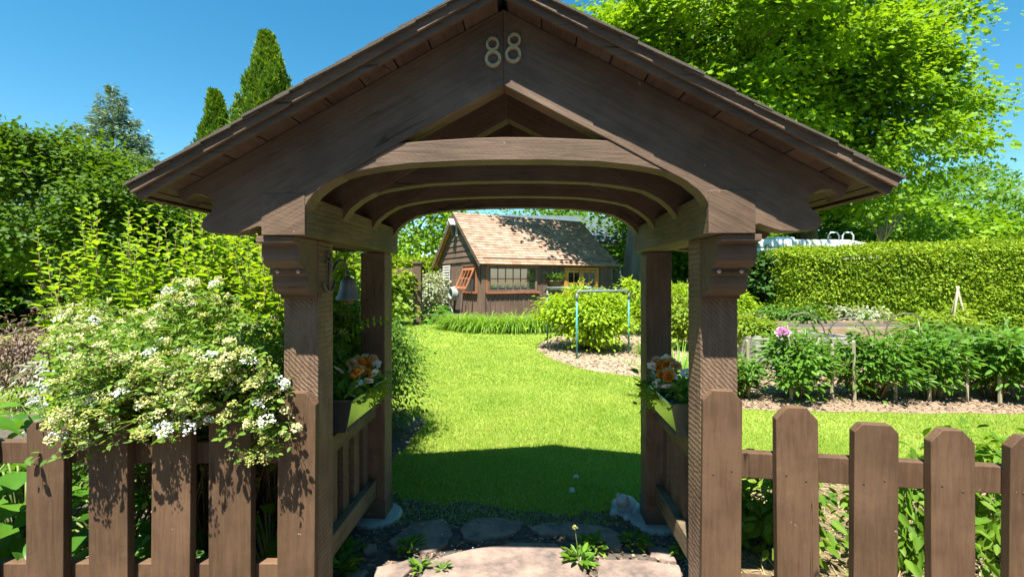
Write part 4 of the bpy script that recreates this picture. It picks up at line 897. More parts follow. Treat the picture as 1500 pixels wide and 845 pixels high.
# ================================================================ BACKGROUND TREES, HOUSE, TRAILER
tree('maple_tree', 'big bright green maple behind the shed, rising above the arbor roof', (6.4, 25.5, 0),
     [((8.0, 21.5, 11.0), (6.6, 5.2, 5.6), 190, 250, 1.25, 6.0), ((8.2, 22.5, 10.6), (4.6, 3.6, 3.8), 100, 190, 1.6, 6.4), ((3.6, 20.6, 9.0), (2.2, 1.3, 1.3), 30, 90, .9, 7.6), ((.2, 21.2, 8.8), (1.5, .7, .6), 10, 70, .7, 8.0)], .55, .21, 'lf_maple', nl=80, tt=(7.2, 24, 10), seed=3, bark='bark_l', tmpl=TM, asp=1.0)
tree('maple_tree', 'tall green maple at the right, its branches reaching into the sky', (17.5, 27, 0),
     [((16.6, 25, 11.6), (6.6, 5.5, 6.4), 190, 240, 1.3, 4.6), ((16.8, 26, 11.0), (4.6, 3.8, 4.6), 100, 190, 1.7, 5.0), ((21.5, 24.5, 15.2), (2.6, 2.0, 1.5), 26, 90, 1.0, None), ((23.2, 24.6, 10.2), (2.2, 2, 1.7), 24, 80, 1.0, None)], .5, .22, 'lf_maple', nl=70, tt=(17, 26.5, 12), seed=5, tmpl=TM, asp=1.0)
bgt = [((11.5, 33, 0), 7.2, 4.6, 'lf_maple2', 'deep green tree behind the trailer'), ((24, 33, 0), 6.8, 4.8, 'lf_maple2', 'deep green tree above the middle of the hedge'), ((31, 36, 0), 7.6, 5.2, 'lf_maple', 'light green tree above the right end of the hedge'),
       ((41, 42, 0), 10.5, 6.0, 'lf_maple2', 'deep green tree at the right edge of the photo'), ((36, 30, 0), 4.6, 3.4, 'lf_vine', 'low yellow-green tree behind the hedge at the right edge'), ((52, 58, 0), 15, 8, 'lf_maple2', 'tall far tree at the right edge'),
       ((29, 47, 0), 11.5, 6.5, 'lf_maple2', 'tall deep green tree behind the utility pole'), ((16, 40, 0), 10, 6, 'lf_maple2', 'dark tree seen under the maple branches')]
for i, (b, h, r, m_, lab) in enumerate(bgt):
    tree('leafy_tree', lab, b, [((b[0], b[1], h * .6), (r, r, h * .45), 110, 75, r * .27, .8)], .28, .36, m_, nl=14, tt=(b[0], b[1], h * .55), seed=40 + i, group='trees behind the hedge')
for i, (b, h, r, m_, lab) in enumerate((((-8.5, 41, 0), 12, 6.2, 'lf_maple', 'bright green tree left behind the shed'), ((-16, 38, 0), 11, 5.5, 'lf_maple', 'bright green tree behind the vine trellis'), ((-24, 42, 0), 11, 6, 'lf_maple2', 'deep green tree far behind the left post'),
        ((3.5, 46, 0), 9, 6, 'lf_maple2', 'dark tree behind the shed roof'))):
    tree('leafy_tree', lab, b, [((b[0], b[1], h * .56), (r, r, h * .46), 110, 75, r * .27, .6)], .3, .38, m_, nl=14, tt=(b[0], b[1], h * .5), seed=60 + i, group='trees behind the shed')
# left side trees
tree('japanese_maple', 'spreading dark green maple with layered branches at the left edge', (-8.6, 9.6, 0),
     [((-9.5, 9.4, 3.1), (2.8, 2.1, 1.1), 120, 280, .62, 2.0), ((-7.3, 9.2, 2.5), (1.2, 1.2, .6), 40, 200, .5, 1.9), ((-10.8, 9.6, 4.0), (1.2, 1.1, .55), 24, 200, .5, None), ((-8.6, 9.0, 4.05), (.7, .7, .4), 10, 200, .45, None)], .16, .075, 'lf_jap', nl=30, tt=(-8.9, 9.5, 2.4), seed=8, tmpl=TM, asp=1.0)
MB_ = MB().tube([(-.9, .2, -.05), (-.75, .1, .8), (-1.1, 0, 1.7), (-1.6, 0, 2.6)], [.15, .12, .1, .06], 9).build('trunk', M['bark'], [o for o in bpy.data.objects if o.name.startswith('japanese_maple')][0], smooth=True)
for i, (x, y, h, r, lab) in enumerate(((-17.5, 15.5, 4.3, 2.4, 'dark evergreen mass at the left edge behind the maple'), (-13.6, 16, 4.4, 2.4, 'dark evergreen behind the maple trunk'), (-10.0, 16.5, 4.2, 2.2, 'dark evergreen behind the tall leafy shoots'), (-6.9, 17.5, 3.4, 2.0, 'dark shrubby evergreen left of the vine trellis'), (9.3, 17.6, 2.7, 1.5, 'dark evergreen shrub at the left end of the long hedge'))):
    tree('evergreen_shrub', lab, (x, y, 0), [((x, y, h * .5), (r, r * .8, h * .5), 110, 60, .6, .2)], .12, .2, 'lf_dark', nl=10, tt=(x, y, h * .5), seed=80 + i, group='dark evergreen shrubs')
tree('leafy_tree', 'mid green tree between the spruce and the arbor roof', (-9.6, 13.6, 0), [((-9.6, 13.6, 2.7), (1.9, 1.5, 1.5), 110, 75, .5, 1.0)], .12, .15, 'lf_jap', nl=16, tt=(-9.6, 13.6, 2.6), seed=91, tmpl=TM, asp=1)
def conifer(name, label, base, h, r, mat, whorls, per, L, seed, droop=.12, mode='spruce', cat='tree'):
    g = np.random.default_rng(seed); root = thing(name, label, cat, base); Pn = []; Dn = []; Nn = []; mb = MB().tube([(0, 0, -.1), (0, 0, h * .5), (0, 0, h)], [h * .016, h * .01, .01], 8)
    for i in range(whorls):
        t = (i + g.random() * .6) / whorls; z = h * (.06 + .94 * t); rr = r * (1 - t) ** .85 * (.85 + .3 * g.random()) + .05
        nb = 5 + int(7 * (1 - t))
        for k in range(nb):
            th = g.random() * 6.283; o = np.array([math.cos(th), math.sin(th), 0]); l = rr * (.75 + .4 * g.random())
            m = int(per * (.3 + l / r)); s = g.random(m) ** .7
            lift = -droop * l * s + .22 * l * s ** 2.5
            side = np.array([-o[1], o[0], 0]); q = (g.random(m) - .5) * 2 * .34 * l * (1 - s * .75)
            Pn.append(o * (l * s)[:, None] + side * q[:, None] + np.stack([0 * s, 0 * s, z + lift + g.normal(size=m) * .03 * r], 1))
            Dn.append(o * .8 + side * (np.sign(q) * .7)[:, None] + np.array([0, 0, -.05]) + g.normal(size=(m, 3)) * .25); Nn.append(np.tile([0, 0, 1.0], (m, 1)) + g.normal(size=(m, 3)) * .35)
            if k % 2 == 0: mb.tube([(0, 0, z), tuple(o * l * .6 + [0, 0, z - droop * l * .5])], [.03, .01], 4)
    p = np.concatenate(Pn); LL = L * (.6 + .8 * g.random(len(p))) * np.clip(1.35 - p[:, 2] / h, .45, 1)
    leaves('crown', p, np.concatenate(Dn), unit(np.concatenate(Nn)), LL, LL * .3, T4, M[mat], root); mb.build('trunk', M['bark'], root, smooth=True)
    return root
conifer('blue_spruce', 'blue-green spruce with tiered branches against the sky at the left', (-25.8, 30, 0), 14.0, 5.8, 'lf_spruce', 30, 165, .58, 2)
conifer('hemlock_tree', 'dark drooping conifer cut by the left edge of the photo', (-16.6, 14, 0), 7.6, 2.5, 'lf_fine', 24, 60, .26, 3, droop=.3)
def cypress(label, base, h, r, n, seed):
    g = np.random.default_rng(seed); root = thing('columnar_cedar', label, 'tree', base, 0, 'columnar cedars against the sky')
    n = int(n * 2.2); t = g.random(n) ** .8; th = g.random(n) * 6.283; prof = r * np.minimum(1, (1 - t) * 2.2 + .06) ** .8 * np.minimum(1, .55 + t * 1.6)
    lm = 1 + .16 * np.sin(th * 3 + t * 9) * np.sin(t * 23 + th * 2) + .12 * np.sin(th * 5 - t * 31) + .10 * np.sin(th * 9 + t * 57)
    rr = prof * lm * (1 - .35 * g.random(n) ** 2); o = np.stack([np.cos(th), np.sin(th), 0 * th], 1)
    p = o * rr[:, None]; p[:, 2] = .2 + t * h; p[:, 0] += .12 * np.sin(t * 9)
    d = unit(o * .5 + np.array([0, 0, .9]) + g.normal(size=(n, 3)) * .4); nn = unit(o + g.normal(size=(n, 3)) * .5)
    L = .20 * (.5 + g.random(n)); leaves('crown', p, d, nn, L, L * .45, T4, M['lf_cedar'], root)
    MB().tube([(0, 0, -.1), (0, 0, h * .6)], [.2, .08], 8).build('trunk', M['bark'], root, smooth=True)
cypress('taller columnar cedar rising above the left roof slope', (-10.65, 20, 0), 11.9, 1.3, 17000, 4)
cypress('shorter columnar cedar left of the taller one above the roof', (-13.0, 20.2, 0), 9.5, .85, 9000, 5)
# trellis with vine left of the shed
tr = thing('garden_trellis', 'brown timber trellis post with top rail left of the shed', 'trellis', (-3.37, 16.6, 0))
MB().box(-.14, .14, -.14, .14, -.05, 2.16).build('post', M['wood'], tr, bevel=.01); MB().box(-.18, .18, -.18, .18, 2.161, 2.24).build('cap', M['wood'], tr, bevel=.01)
MB().box(-3.0, -.141, -.05, .05, 1.82, 2.0).build('rail', M['wood'], tr, bevel=.006); MB().box(-3.2, -2.95, -.1, .1, -.05, 2.16).build('post', M['wood'], tr, bevel=.01)
for k in range(9): MB().box(-2.9 + k * .31, -2.86 + k * .31, -.02, .02, .3, 1.8).build('lattice_slat', M['white'], tr)
for k in range(6): MB().box(-2.94, -.15, -.045, -.022, .35 + k * .26, .40 + k * .26).build('lattice_slat', M['white'], tr)
bush('climbing_vine', 'pale yellow-green vine climbing the timber trellis', (-4.7, 16.3, 0), [((-4.7, 16.3, 1.2), (1.15, .45, 1.0), 100, 45, .35, .1)], .16, 'lf_vine', seed=21, stems=8, tmpl=TM, asp=.9, cat='vine')
bush('variegated_shrub', 'whitish variegated shrub between trellis and shed', (-4.2, 22.5, 0), [((-4.2, 22.5, .95), (1.1, .7, .95), 90, 40, .35, .1)], .13, 'lf_pale', seed=22, stems=8)
bush('golden_hop', 'sunlit yellow-green climber seen past the bell', (-4.1, 9.8, 0), [((-4.3, 9.8, 1.45), (1.15, .5, 1.1), 110, 50, .3, .2)], .12, 'lf_vine', seed=23, stems=10, tmpl=TM, asp=.9, cat='vine')
# neighbour's house
M['teal_wall'] = pmat('blue_grey_siding', [(.09, .125, .13), (.13, .17, .175)], scale=3, rough=.7, bump=.1)
M['metal_roof'] = pmat('slate_roof', [(.05, .075, .08), (.08, .105, .11)], scale=2, rough=.6, bump=.2)
nh = thing('neighbour_house', 'blue-grey house with white trim partly hidden behind the shed', 'house', (6.0, 33, 0), R(6))
MB().box(-6, 6.5, 0, 7, 0, 4.3).build('wall', M['teal_wall'], nh); MB().prism([(-.5, 4.3), (3.5, 6.6), (7.5, 4.3), (7.5, 4.15), (3.5, 6.42), (-.5, 4.15)], -6.5, 7, 'x').build('roof', M['metal_roof'], nh)
for x in (-4, .5, 4.0):
    wn = MB().box(x - .1, x + 1.3, -.06, -.001, 1.0, 2.7).build('window', M['white'], nh); MB().box(x, x + .57, -.075, -.061, 1.1, 2.6).build('pane', M['glass'], wn); MB().box(x + .63, x + 1.2, -.075, -.061, 1.1, 2.6).build('pane', M['glass'], wn)
MB().box(-6.2, 6.7, -.08, -.002, 4.0, 4.14).build('fascia_board', M['white'], nh)
# travel trailer behind the hedge
M['rv'] = pmat('cream_fibreglass', [(.76, .75, .70), (.82, .81, .77)], scale=2, rough=.35, bump=0)
M['rv_stripe'] = pmat('dark_stripe', [(.09, .15, .15), (.13, .19, .19)], scale=2, rough=.4, bump=0)
rv = thing('travel_trailer', 'cream travel trailer with roof ladder behind the left end of the hedge', 'trailer', (12.4, 18.2, 0), R(3)); rv.scale = (.83, .83, .83)
MB().prism([(-3.6, .6), (1.6, .6), (2.6, 1.6), (2.7, 3.25), (1.9, 3.68), (1.0, 3.82), (-3.4, 3.82), (-3.6, 3.66)], 0, 2.3, 'y').build('body', M['rv'], rv, bevel=.06)
MB().box(-3.5, 2.5, -.012, -.001, 3.42, 3.50).build('stripe', M['rv_stripe'], rv)
for x in (-2.8, -1.2): w_ = MB().box(x, x + 1.1, -.02, -.002, 2.0, 2.75).build('window', M['glass'], rv)
for x in (.05, .75): MB().tube([(x, .05, 3.3), (x, .05, 4.02), (x + .1, .05, 4.16), (x + .42, .05, 4.16), (x + .52, .05, 4.02), (x + .52, .05, 3.3)], .035, 7).build('ladder_rail', M['white'], rv, smooth=True)
MB().box(-2.2, -1.2, .6, 1.5, 3.822, 4.0).build('air_conditioner', M['rv'], rv, bevel=.05)
MB().box(.95, 1.25, -.02, -.002, 3.3, 3.5).build('marker_light', pmat('red_lens', [(.3, .02, .02), (.36, .03, .03)], rough=.3, bump=0), rv)
for x in (-1.8, -.9): MB().lathe([(.0001, 0), (.33, 0), (.33, .2), (.0001, .2)], 18).build('wheel', M['trough_in'], rv).matrix_local = Matrix.Translation((x, .2, .33)) @ Matrix.Rotation(R(90), 4, 'X')
MB().tube([(2.4, 1.15, .6), (3.6, 1.15, .5)], .05, 6).build('hitch', M['iron'], rv); MB().tube([(3.4, 1.15, .55), (3.4, 1.15, 0)], .04, 6).build('jack', M['iron'], rv)
# pale dead trunk and utility pole
dt = thing('bare_tree', 'pale bare forked tree trunk standing behind the hedge', 'tree', (P(1291, 350, 24)[0], 24, 0))
MB().tube([(0, 0, 0), (.02, 0, 2.5), (-.05, 0, 3.9), (-.08, 0, 4.35)], [.2, .17, .15, .13], 9).build('trunk', M['stake'], dt, smooth=True)
g_ = random.Random(5)
for k in range(9): a = g_.random() * 6.28; MB().tube([(0, 0, 3.2 + .1 * k), (.5 * math.cos(a), .3 * math.sin(a), 3.8 + .1 * k), (1.1 * math.cos(a), .5 * math.sin(a), 4.6 + .1 * k)], [.07, .04, .012], 6).build('branch', M['stake'], dt, smooth=True)
up = thing('utility_pole', 'grey utility pole with crossarm and wires at the right edge', 'utility pole', (P(1451, 300, 44)[0], 44, 0), R(-8))
MB().tube([(0, 0, 0), (0, 0, 10.1)], [.2, .15], 9).build('pole', M['bark_l'], up, smooth=True); MB().bar((-1.1, 0, 9.7), (1.1, 0, 9.75), .14, .18).build('crossarm', M['bark_l'], up)
for k in (-1, 0, 1): MB().tube(curve((k, 0, 9.9), (k + 14, -4, 9.3), (k + 30, -9, 12.0), 10), .03, 4).build('wire', M['steel'], up); MB().tube(curve((k, 0, 9.9), (k - 10, 6, 8.2), (k - 22, 14, 8.6), 10), .03, 4).build('wire', M['steel'], up)

# ================================================================ LEFT BORDER: SPIREA, SHOOTS, BROAD LEAVES
def spirea():
    g = np.random.default_rng(14); base = np.array([-1.75, 2.85, 0.0])
    root = thing('spirea_bush', 'spirea with cream flower clusters spilling over the left fence', 'shrub', tuple(base))
    LP, LD, LN = [], [], []; UP, UN, UR = [], [], []; st = MB()
    ends = []
    for k in range(330):                       # arching twigs: the outer skin of the mound
        t = g.random(); Y = 3.35 - 1.32 * t; X = g.uniform(-1.0 * Y, -.98)
        top = 1.50 - .16 * abs((X + .5 * Y + .45) / (.25 * Y + .1)) ** 2 - .9 * max(0, t - .55) ** 1.6 + .10 * math.sin(X * 7 + Y * 3)
        z = top - .16 * g.random() - (.30 * g.random() if t > .75 else 0)
        if X > -1.22 and Y < 2.2: z -= .05
        ends.append((X, Y, z))
    for k in range(240): X = g.uniform(-1.96, -.97); ends.append((X, g.uniform(1.88, 2.03), g.uniform(1.10 if -1.27 < X < -1.13 else .93, 1.27) + .05 * math.sin(X * 9)))   # the curtain over the pickets
    for k in range(40): ends.append((-1.02 + g.normal() * .06 - .05 * (k % 3), 1.90 + g.random() * .08, g.uniform(.82, 1.2)))   # the spray hanging beside the post
    for k in range(22): ends.append((-1.84 + g.normal() * .08, 1.92 + g.random() * .08, 1.08 - .30 * g.random()))
    for k in range(30): ends.append((-1.5 + g.normal() * .25, 1.92 + g.random() * .08, 1.14 - .22 * g.random()))
    for (X, Y, z) in ends:
        e = np.array([X, Y, z]) - base; s0 = np.array([e[0] * .35 + g.normal() * .08, e[1] * .2 + g.normal() * .1, .25]); c = np.array([e[0] * .75, e[1] * .6, max(e[2] + .12, .9 + .25 * g.random())])
        n = 26; ts = np.linspace(.38, 1, n) + g.normal(size=n) * .01; q = np.outer((1 - ts) ** 2, s0) + np.outer(2 * ts * (1 - ts), c) + np.outer(ts ** 2, e)
        tan = unit(np.outer(2 * (1 - ts), c - s0) + np.outer(2 * ts, e - c)); side = unit(np.cross(tan, [0, 0, 1.0])); sg = np.where(np.arange(n) % 2, 1, -1)[:, None]
        LP.append(q + g.normal(size=(n, 3)) * .006); LD.append(tan * .45 + side * sg * .8 + g.normal(size=(n, 3)) * .3); LN.append(np.cross(side, tan) + g.normal(size=(n, 3)) * .45)
        st.tube(curve(s0, c, e, 6), [.005, .004, .0035, .003, .002, .0012], 4)
        if g.random() < .5:
            for m in range(g.integers(1, 4)):
                tt = 1 - .16 * m; pq = s0 * (1 - tt) ** 2 + c * 2 * tt * (1 - tt) + e * tt * tt; up = unit(np.array([0, -.35, .9]) + g.normal(size=3) * .3)
                UP.append(pq + up * .02 + g.normal(size=3) * .015); UN.append(up); UR.append(.019 + .015 * g.random())
    P_ = np.concatenate(LP); n = len(P_); L = .029 * (.6 + .8 * g.random(n))
    leaves('foliage', P_, np.concatenate(LD), np.concatenate(LN), L, L * .62, T6, M['lf_spirea'], root)
    # inner leaves that fill the mound
    m = 15000; y = g.uniform(2.15, 3.5, m); x = -1.0 + (-.98 * y + 1.0) * g.random(m); zt = 1.42 - .2 * ((x + .5 * y + .45) / (.25 * y + .1)) ** 2 - .25 * np.maximum(0, 2.45 - y); z = .55 + (zt - .55) * g.random(m) ** .6
    L = .03 * (.6 + .8 * g.random(m)); leaves('inner_foliage', np.stack([x, y, z], 1) - base, rdir(m, g), unit(rdir(m, g) + [0, 0, .8]), L, L * .6, T6, M['lf_spirea'], root)
    st.build('twig', M['twig'], root, smooth=True)
    for cl, mat in ((0, 'petal_w'), (1, 'petal_c'), (2, 'petal_y')):
        Q, D_, N_ = [], [], []
        for i, (p, u, r) in enumerate(zip(UP, UN, UR)):
            w_ = 0 if (i * 7919) % 20 < 2 else (1 if (i * 7919) % 10 < 6 else 2)
            if w_ != cl: continue
            k = 48; a = g.random(k) * 6.283; rr = r * np.sqrt(g.random(k)) * (1.15 if cl == 0 else 1.0); t1 = unit(np.cross(u, [.3, .9, .1])); t2 = np.cross(u, t1)
            Q.append(p + np.outer(rr * np.cos(a), t1) + np.outer(rr * np.sin(a), t2) + np.outer(.012 * (1 - (rr / r) ** 2) + .004 * g.normal(size=k), u)); D_.append(rdir(k, g) + 0 * u); N_.append(np.tile(u, (k, 1)) + g.normal(size=(k, 3)) * .35)
        if Q: q = np.concatenate(Q); Lq = (.0085 if cl == 0 else .0078) * (.7 + .6 * g.random(len(q))); leaves('flower_clusters', q, np.concatenate(D_), unit(np.concatenate(N_)), Lq, Lq * 1.15, T6, M[mat], root)
spirea()
def shoots():
    g = np.random.default_rng(23)
    specs = [('tall_shrub', 'tall shrub with many upright leafy shoots behind the spirea', -2.6, -1.35, 3.4, 4.4, 190, (1.6, 2.25)), ('tall_shrub', 'upright leafy shoots at the left, thin against the dark trees', -3.65, -2.6, 3.35, 4.2, 56, (1.5, 2.25)),
             ('tall_shrub', 'dense bright shoots beside the left post and bracket', -1.75, -1.12, 2.85, 3.4, 90, (1.5, 1.85))]
    for nm, lab, x0, x1, y0, y1, n, (h0, h1) in specs:
        base = np.array([(x0 + x1) / 2, (y0 + y1) / 2, 0]); root = thing(nm, lab, 'shrub', tuple(base)); LP, LD, LN, LL = [], [], [], []; st = MB()
        for k in range(n):
            b = np.array([g.uniform(x0, x1), g.uniform(y0, y1), 0]); h = g.uniform(h0, h1) * (1 if g.random() < .7 else .85); lean = g.normal(size=2) * .10; lean[0] += .10 * (b[0] - base[0])
            a_ = b - base; a_[:2] *= .75; e = a_ + np.array([lean[0] + .25 * (b[0] - base[0]), lean[1], h]); c = (a_ + e) / 2 + np.array([*(g.normal(size=2) * .05), .1])
            m = int(h / .040); ts = np.linspace(.22, 1, m); q = np.outer((1 - ts) ** 2, a_) + np.outer(2 * ts * (1 - ts), c) + np.outer(ts ** 2, e); th = np.arange(m) * 2.4 + g.random() * 6
            o = np.stack([np.cos(th), np.sin(th), .25 + .35 * (ts > .9)], 1) + g.normal(size=(m, 3)) * .15
            LP.append(q); LD.append(o); LN.append(np.stack([-np.cos(th) * .25, -np.sin(th) * .25, np.ones(m)], 1) + g.normal(size=(m, 3)) * .2); LL.append(.088 * (.7 + .5 * g.random(m)) * np.where(ts > .88, .65, 1))
            # second leaf on short side twigs, lower down
            s2 = ts < .75; LP.append(q[s2] + o[s2] * .05); LD.append(-o[s2] + g.normal(size=(s2.sum(), 3)) * .6); LN.append(np.tile([0, 0, 1.0], (s2.sum(), 1)) + g.normal(size=(s2.sum(), 3)) * .35); LL.append(.075 * (.7 + .5 * g.random(s2.sum())))
            st.tube(curve(a_, c, e, 6), [.006, .0055, .005, .004, .003, .0015], 5)
        p = np.concatenate(LP); L = np.concatenate(LL); leaves('foliage', p, np.concatenate(LD), unit(np.concatenate(LN)), L, L * .62, T6, M['lf_shoot'], root); st.build('stem', M['twig'], root, smooth=True)
shoots()
for i, (x, y, n, L, h, sp, lab) in enumerate(((-2.62, 2.5, 70, .16, .62, .42, 'broad-leaved green plant behind the leftmost picket'), (-2.15, 2.55, 80, .13, .60, .40, 'broad-leaved plant seen between the first and second pickets'), (-1.72, 2.6, 70, .11, .5, .36, 'broad-leaved plant in shade behind the middle left pickets'),
        (-3.1, 2.55, 70, .17, .78, .45, 'large-leaved plant cut by the left edge of the photo'), (-3.3, 3.4, 50, .18, .75, .5, 'large-leaved plant behind the left end of the fence'), (-1.3, 2.5, 36, .09, .42, .28, 'low leafy plant in shade beside the left post'))):
    hosta('broadleaf_plant', lab, (x, y, 0), n, L, 200 + i, h=h, sp=sp, group='broad-leaved plants behind the left fence')
bush('heather_mound', 'dusky pinkish twiggy mound at the left edge', (-6.1, 5.9, 0), [((-6.1, 5.9, .62), (.6, .5, .5), 90, 60, .2, .05)], .06, 'lf_heath', seed=31, stems=8, asp=.25)
bush('silver_plant', 'silvery grey foliage plant left of the spirea', (-4.7, 5.2, 0), [((-4.7, 5.2, .5), (.5, .45, .38), 80, 50, .18, .05)], .07, 'lf_silver', seed=32, stems=8, asp=.4)
t = thing('iris_clump', 'strappy green clump left of the spirea', 'plant', (-4.05, 4.6, 0)); link('foliage', blades(200, .62, .025, 1.4, np.random.default_rng(35), base_r=.25), M['lf_lily'], t)
bush('fine_leaved_shrub', 'dark fine-leaved shrub just behind the left flower box', (-1.30, 3.75, 0), [((-1.30, 3.72, .95), (.36, .5, .62), 130, 60, .17, .1)], .036, 'lf_fine', seed=24, stems=16, asp=.5, stem_r=.008)
bush('fine_leaved_shrub', 'dark fine-leaved shrub on the lawn edge beside the left rear post', (-1.45, 4.75, 0), [((-1.45, 4.75, .72), (.48, .6, .62), 170, 70, .18, .08)], .040, 'lf_fine', seed=25, stems=16, asp=.5, stem_r=.008)
# one long arching twig reaching across the left rear post
tw = thing('arching_twig', 'single arching green twig with paired leaves before the left rear post', 'twig', (-1.1, 2.85, 1.18))
cv = np.array(curve((-.05, .2, -.25), (.05, .0, .18), (.36, -.1, .17), 14)); MB().tube(cv, [.003] * 13 + [.001], 5).build('stem', M['stem_g'], tw)
pp = np.repeat(cv[3:], 2, 0); n_ = len(pp); dd_ = np.tile([[.2, -.3, .9], [.3, -.2, -.9]], (n_ // 2, 1)); leaves('foliage', pp, dd_, np.tile([.2, -.9, .2], (n_, 1)) + rg.normal(size=(n_, 3)) * .3, .034, .020, T6, M['lf_shoot'], tw)
# inside the right fence
for i, (x, y, rx, zc, rz_, L, lab) in enumerate(((1.60, 2.75, .24, .24, .22, .07, 'leafy plant seen between the two pickets nearest the right post'), (2.22, 2.62, .24, .30, .26, .07, 'leafy plant between the second and third right pickets'), (2.72, 2.70, .32, .40, .30, .075, 'tall leafy plant between the last right pickets'), (1.28, 2.95, .16, .30, .26, .06, 'small leafy plant at the foot of the right post'), (3.4, 2.8, .36, .42, .32, .075, 'leafy plant cut by the right edge'))):
    bush('leafy_plant', lab, (x, y, 0), [((x, y, zc), (rx, rx, rz_), 44, 14, .14, .05)], L, 'lf_weedy', seed=220 + i, group='leafy plants inside the right fence', stems=12, asp=.55, stem_r=.006, cat='plant', stem_mat='stem_g')

# ================================================================ FLOWER BOXES
def aw(u, v, z): return tuple(Vector((AC[0], AC[1], 0)) + Matrix.Rotation(-AT, 3, 'Z') @ Vector((u, v, z)))
pet = {}
for mt_ in ('petal_w', 'petal_o', 'petal_p'):
    g = np.random.default_rng(3); 
    n = 5; th = np.arange(n) * 2 * math.pi / n; d = np.stack([np.cos(th), np.sin(th), 0 * th + .12], 1); pw = leaf_mesh('blossom', d * .004, d, np.tile([0, 0, 1.0], (n, 1)), .0245, .026, (np.array([(0, 0, 0), (.35, .3, .02), (.5, .7, .06), (.18, 1, .02), (-.18, 1, .02), (-.5, .7, .06), (-.35, .3, .02)]), [(0, 1, 2, 3), (0, 3, 4), (0, 4, 5, 6)]), M[mt_])
    k = 42; d = rdir(k, g); d[:, 2] = np.abs(d[:, 2]); ball = leaf_mesh('blossom', d * .007, unit(d + g.normal(size=(k, 3)) * .35), unit(d[:, [1, 2, 0]] + d), .024, .026, T6, M[mt_])
    pet[mt_] = (pw, ball)
for s, side in ((-1, 'left'), (1, 'right')):
    fbx = thing('flower_box', f'metal trough of orange and white flowers on the {side} side of the arbor', 'flower box', aw(s * .90, .56, .80), -AT)
    # trough: wider at the top, built as five thin walls
    l, h = .27, .17; wb, wt, tk = .055, .095, .004
    def wall(q): return MB().add(q, [(0, 1, 2, 3), (7, 6, 5, 4), (0, 4, 5, 1), (1, 5, 6, 2), (2, 6, 7, 3), (3, 7, 4, 0)])
    for sx_ in (-1, 1):
        wall([(sx_ * wb, -l + .02, 0), (sx_ * wb, l - .02, 0), (sx_ * wt, l, h), (sx_ * wt, -l, h), (sx_ * (wb - tk), -l + .02, 0), (sx_ * (wb - tk), l - .02, 0), (sx_ * (wt - tk), l, h), (sx_ * (wt - tk), -l, h)]).build('side_panel', M['trough'], fbx)
    for sy in (-1, 1):
        wall([(-wb + tk, sy * (l - .021), 0), (wb - tk, sy * (l - .021), 0), (wt - tk, sy * (l - .001), h), (-wt + tk, sy * (l - .001), h), (-wb + tk, sy * (l - .025), 0), (wb - tk, sy * (l - .025), 0), (wt - tk, sy * (l - .005), h), (-wt + tk, sy * (l - .005), h)]).build('end_panel', M['trough' if s > 0 else 'trough_in'], fbx)
    MB().box(-wb + .002, wb - .002, -l + .022, l - .022, .001, .006).build('base_panel', M['trough'], fbx)
    MB().box(-.062, .062, -l + .03, l - .03, .006, .13).build('soil_fill', M['soil'], fbx)
    MB().tube([(sx_ * (wt + .002), y_, h) for sx_, y_ in ((-1, -l), (1, -l), (1, l), (-1, l), (-1, -l))], .005, 6).build('rolled_rim', M['trough'], fbx)
    g = np.random.default_rng(50 + s); m = 330
    p = np.stack([g.normal(size=m) * .06, g.uniform(-l, l, m), .12 + .12 * g.random(m)], 1); d = unit(p * [4, .6, 0] + [0, 0, .5] + g.normal(size=(m, 3)) * .5)
    L = .05 * (.6 + .8 * g.random(m)); leaves('foliage', p, d, unit([0, 0, 1] + g.normal(size=(m, 3)) * .45), L, L * .55, T6, M['lf_peony'], fbx)
    m = 240; p = np.stack([-s * (.085 + .03 * g.random(m)), g.uniform(-.02, l + .02, m), .17 - .10 * g.random(m) ** 1.8], 1); L = .022 * (.6 + .8 * g.random(m)); leaves('trailing_vine', p, unit(np.stack([-s * .6 + 0 * L, g.normal(size=m), -.6 + g.normal(size=m) * .5], 1)), unit(np.stack([-s * 1.0 + 0 * L, g.normal(size=m) * .5, .5 + 0 * L], 1)), L, L * .95, T6, M['lf_gold'], fbx)
    spots = [('petal_o', 1, -.0, .06, .325), ('petal_o', 1, -.02, .12, .30), ('petal_p', 1, .02, -.02, .335), ('petal_p', 1, -.03, -.06, .305), ('petal_p', 1, -.02, .03, .28), ('petal_o', 1, .01, .16, .315), ('petal_w', 0, -.065, -.16, .25), ('petal_w', 0, -.07, .09, .255), ('petal_w', 0, .03, .2, .34), ('petal_w', 0, -.02, -.1, .30), ('petal_w', 0, .02, -.2, .335), ('petal_w', 0, -.04, .21, .27), ('petal_o', 1, -.05, .02, .265), ('petal_p', 1, .03, .1, .335), ('petal_o', 1, -.045, -.13, .30), ('petal_w', 0, -.075, -.03, .235), ('petal_w', 0, -.06, .16, .30), ('petal_p', 1, -.03, .19, .325)]
    for i, (mt_, kind, x_, y_, z_) in enumerate(spots):
        o = inst('blossom', pet[mt_][kind], fbx, ((x_ - .015) * s, y_, z_ * .93), (R(30) + g.normal() * .25, (-s) * R(35) + g.normal() * .2, g.random() * 6), (1.2,) * 3)
        
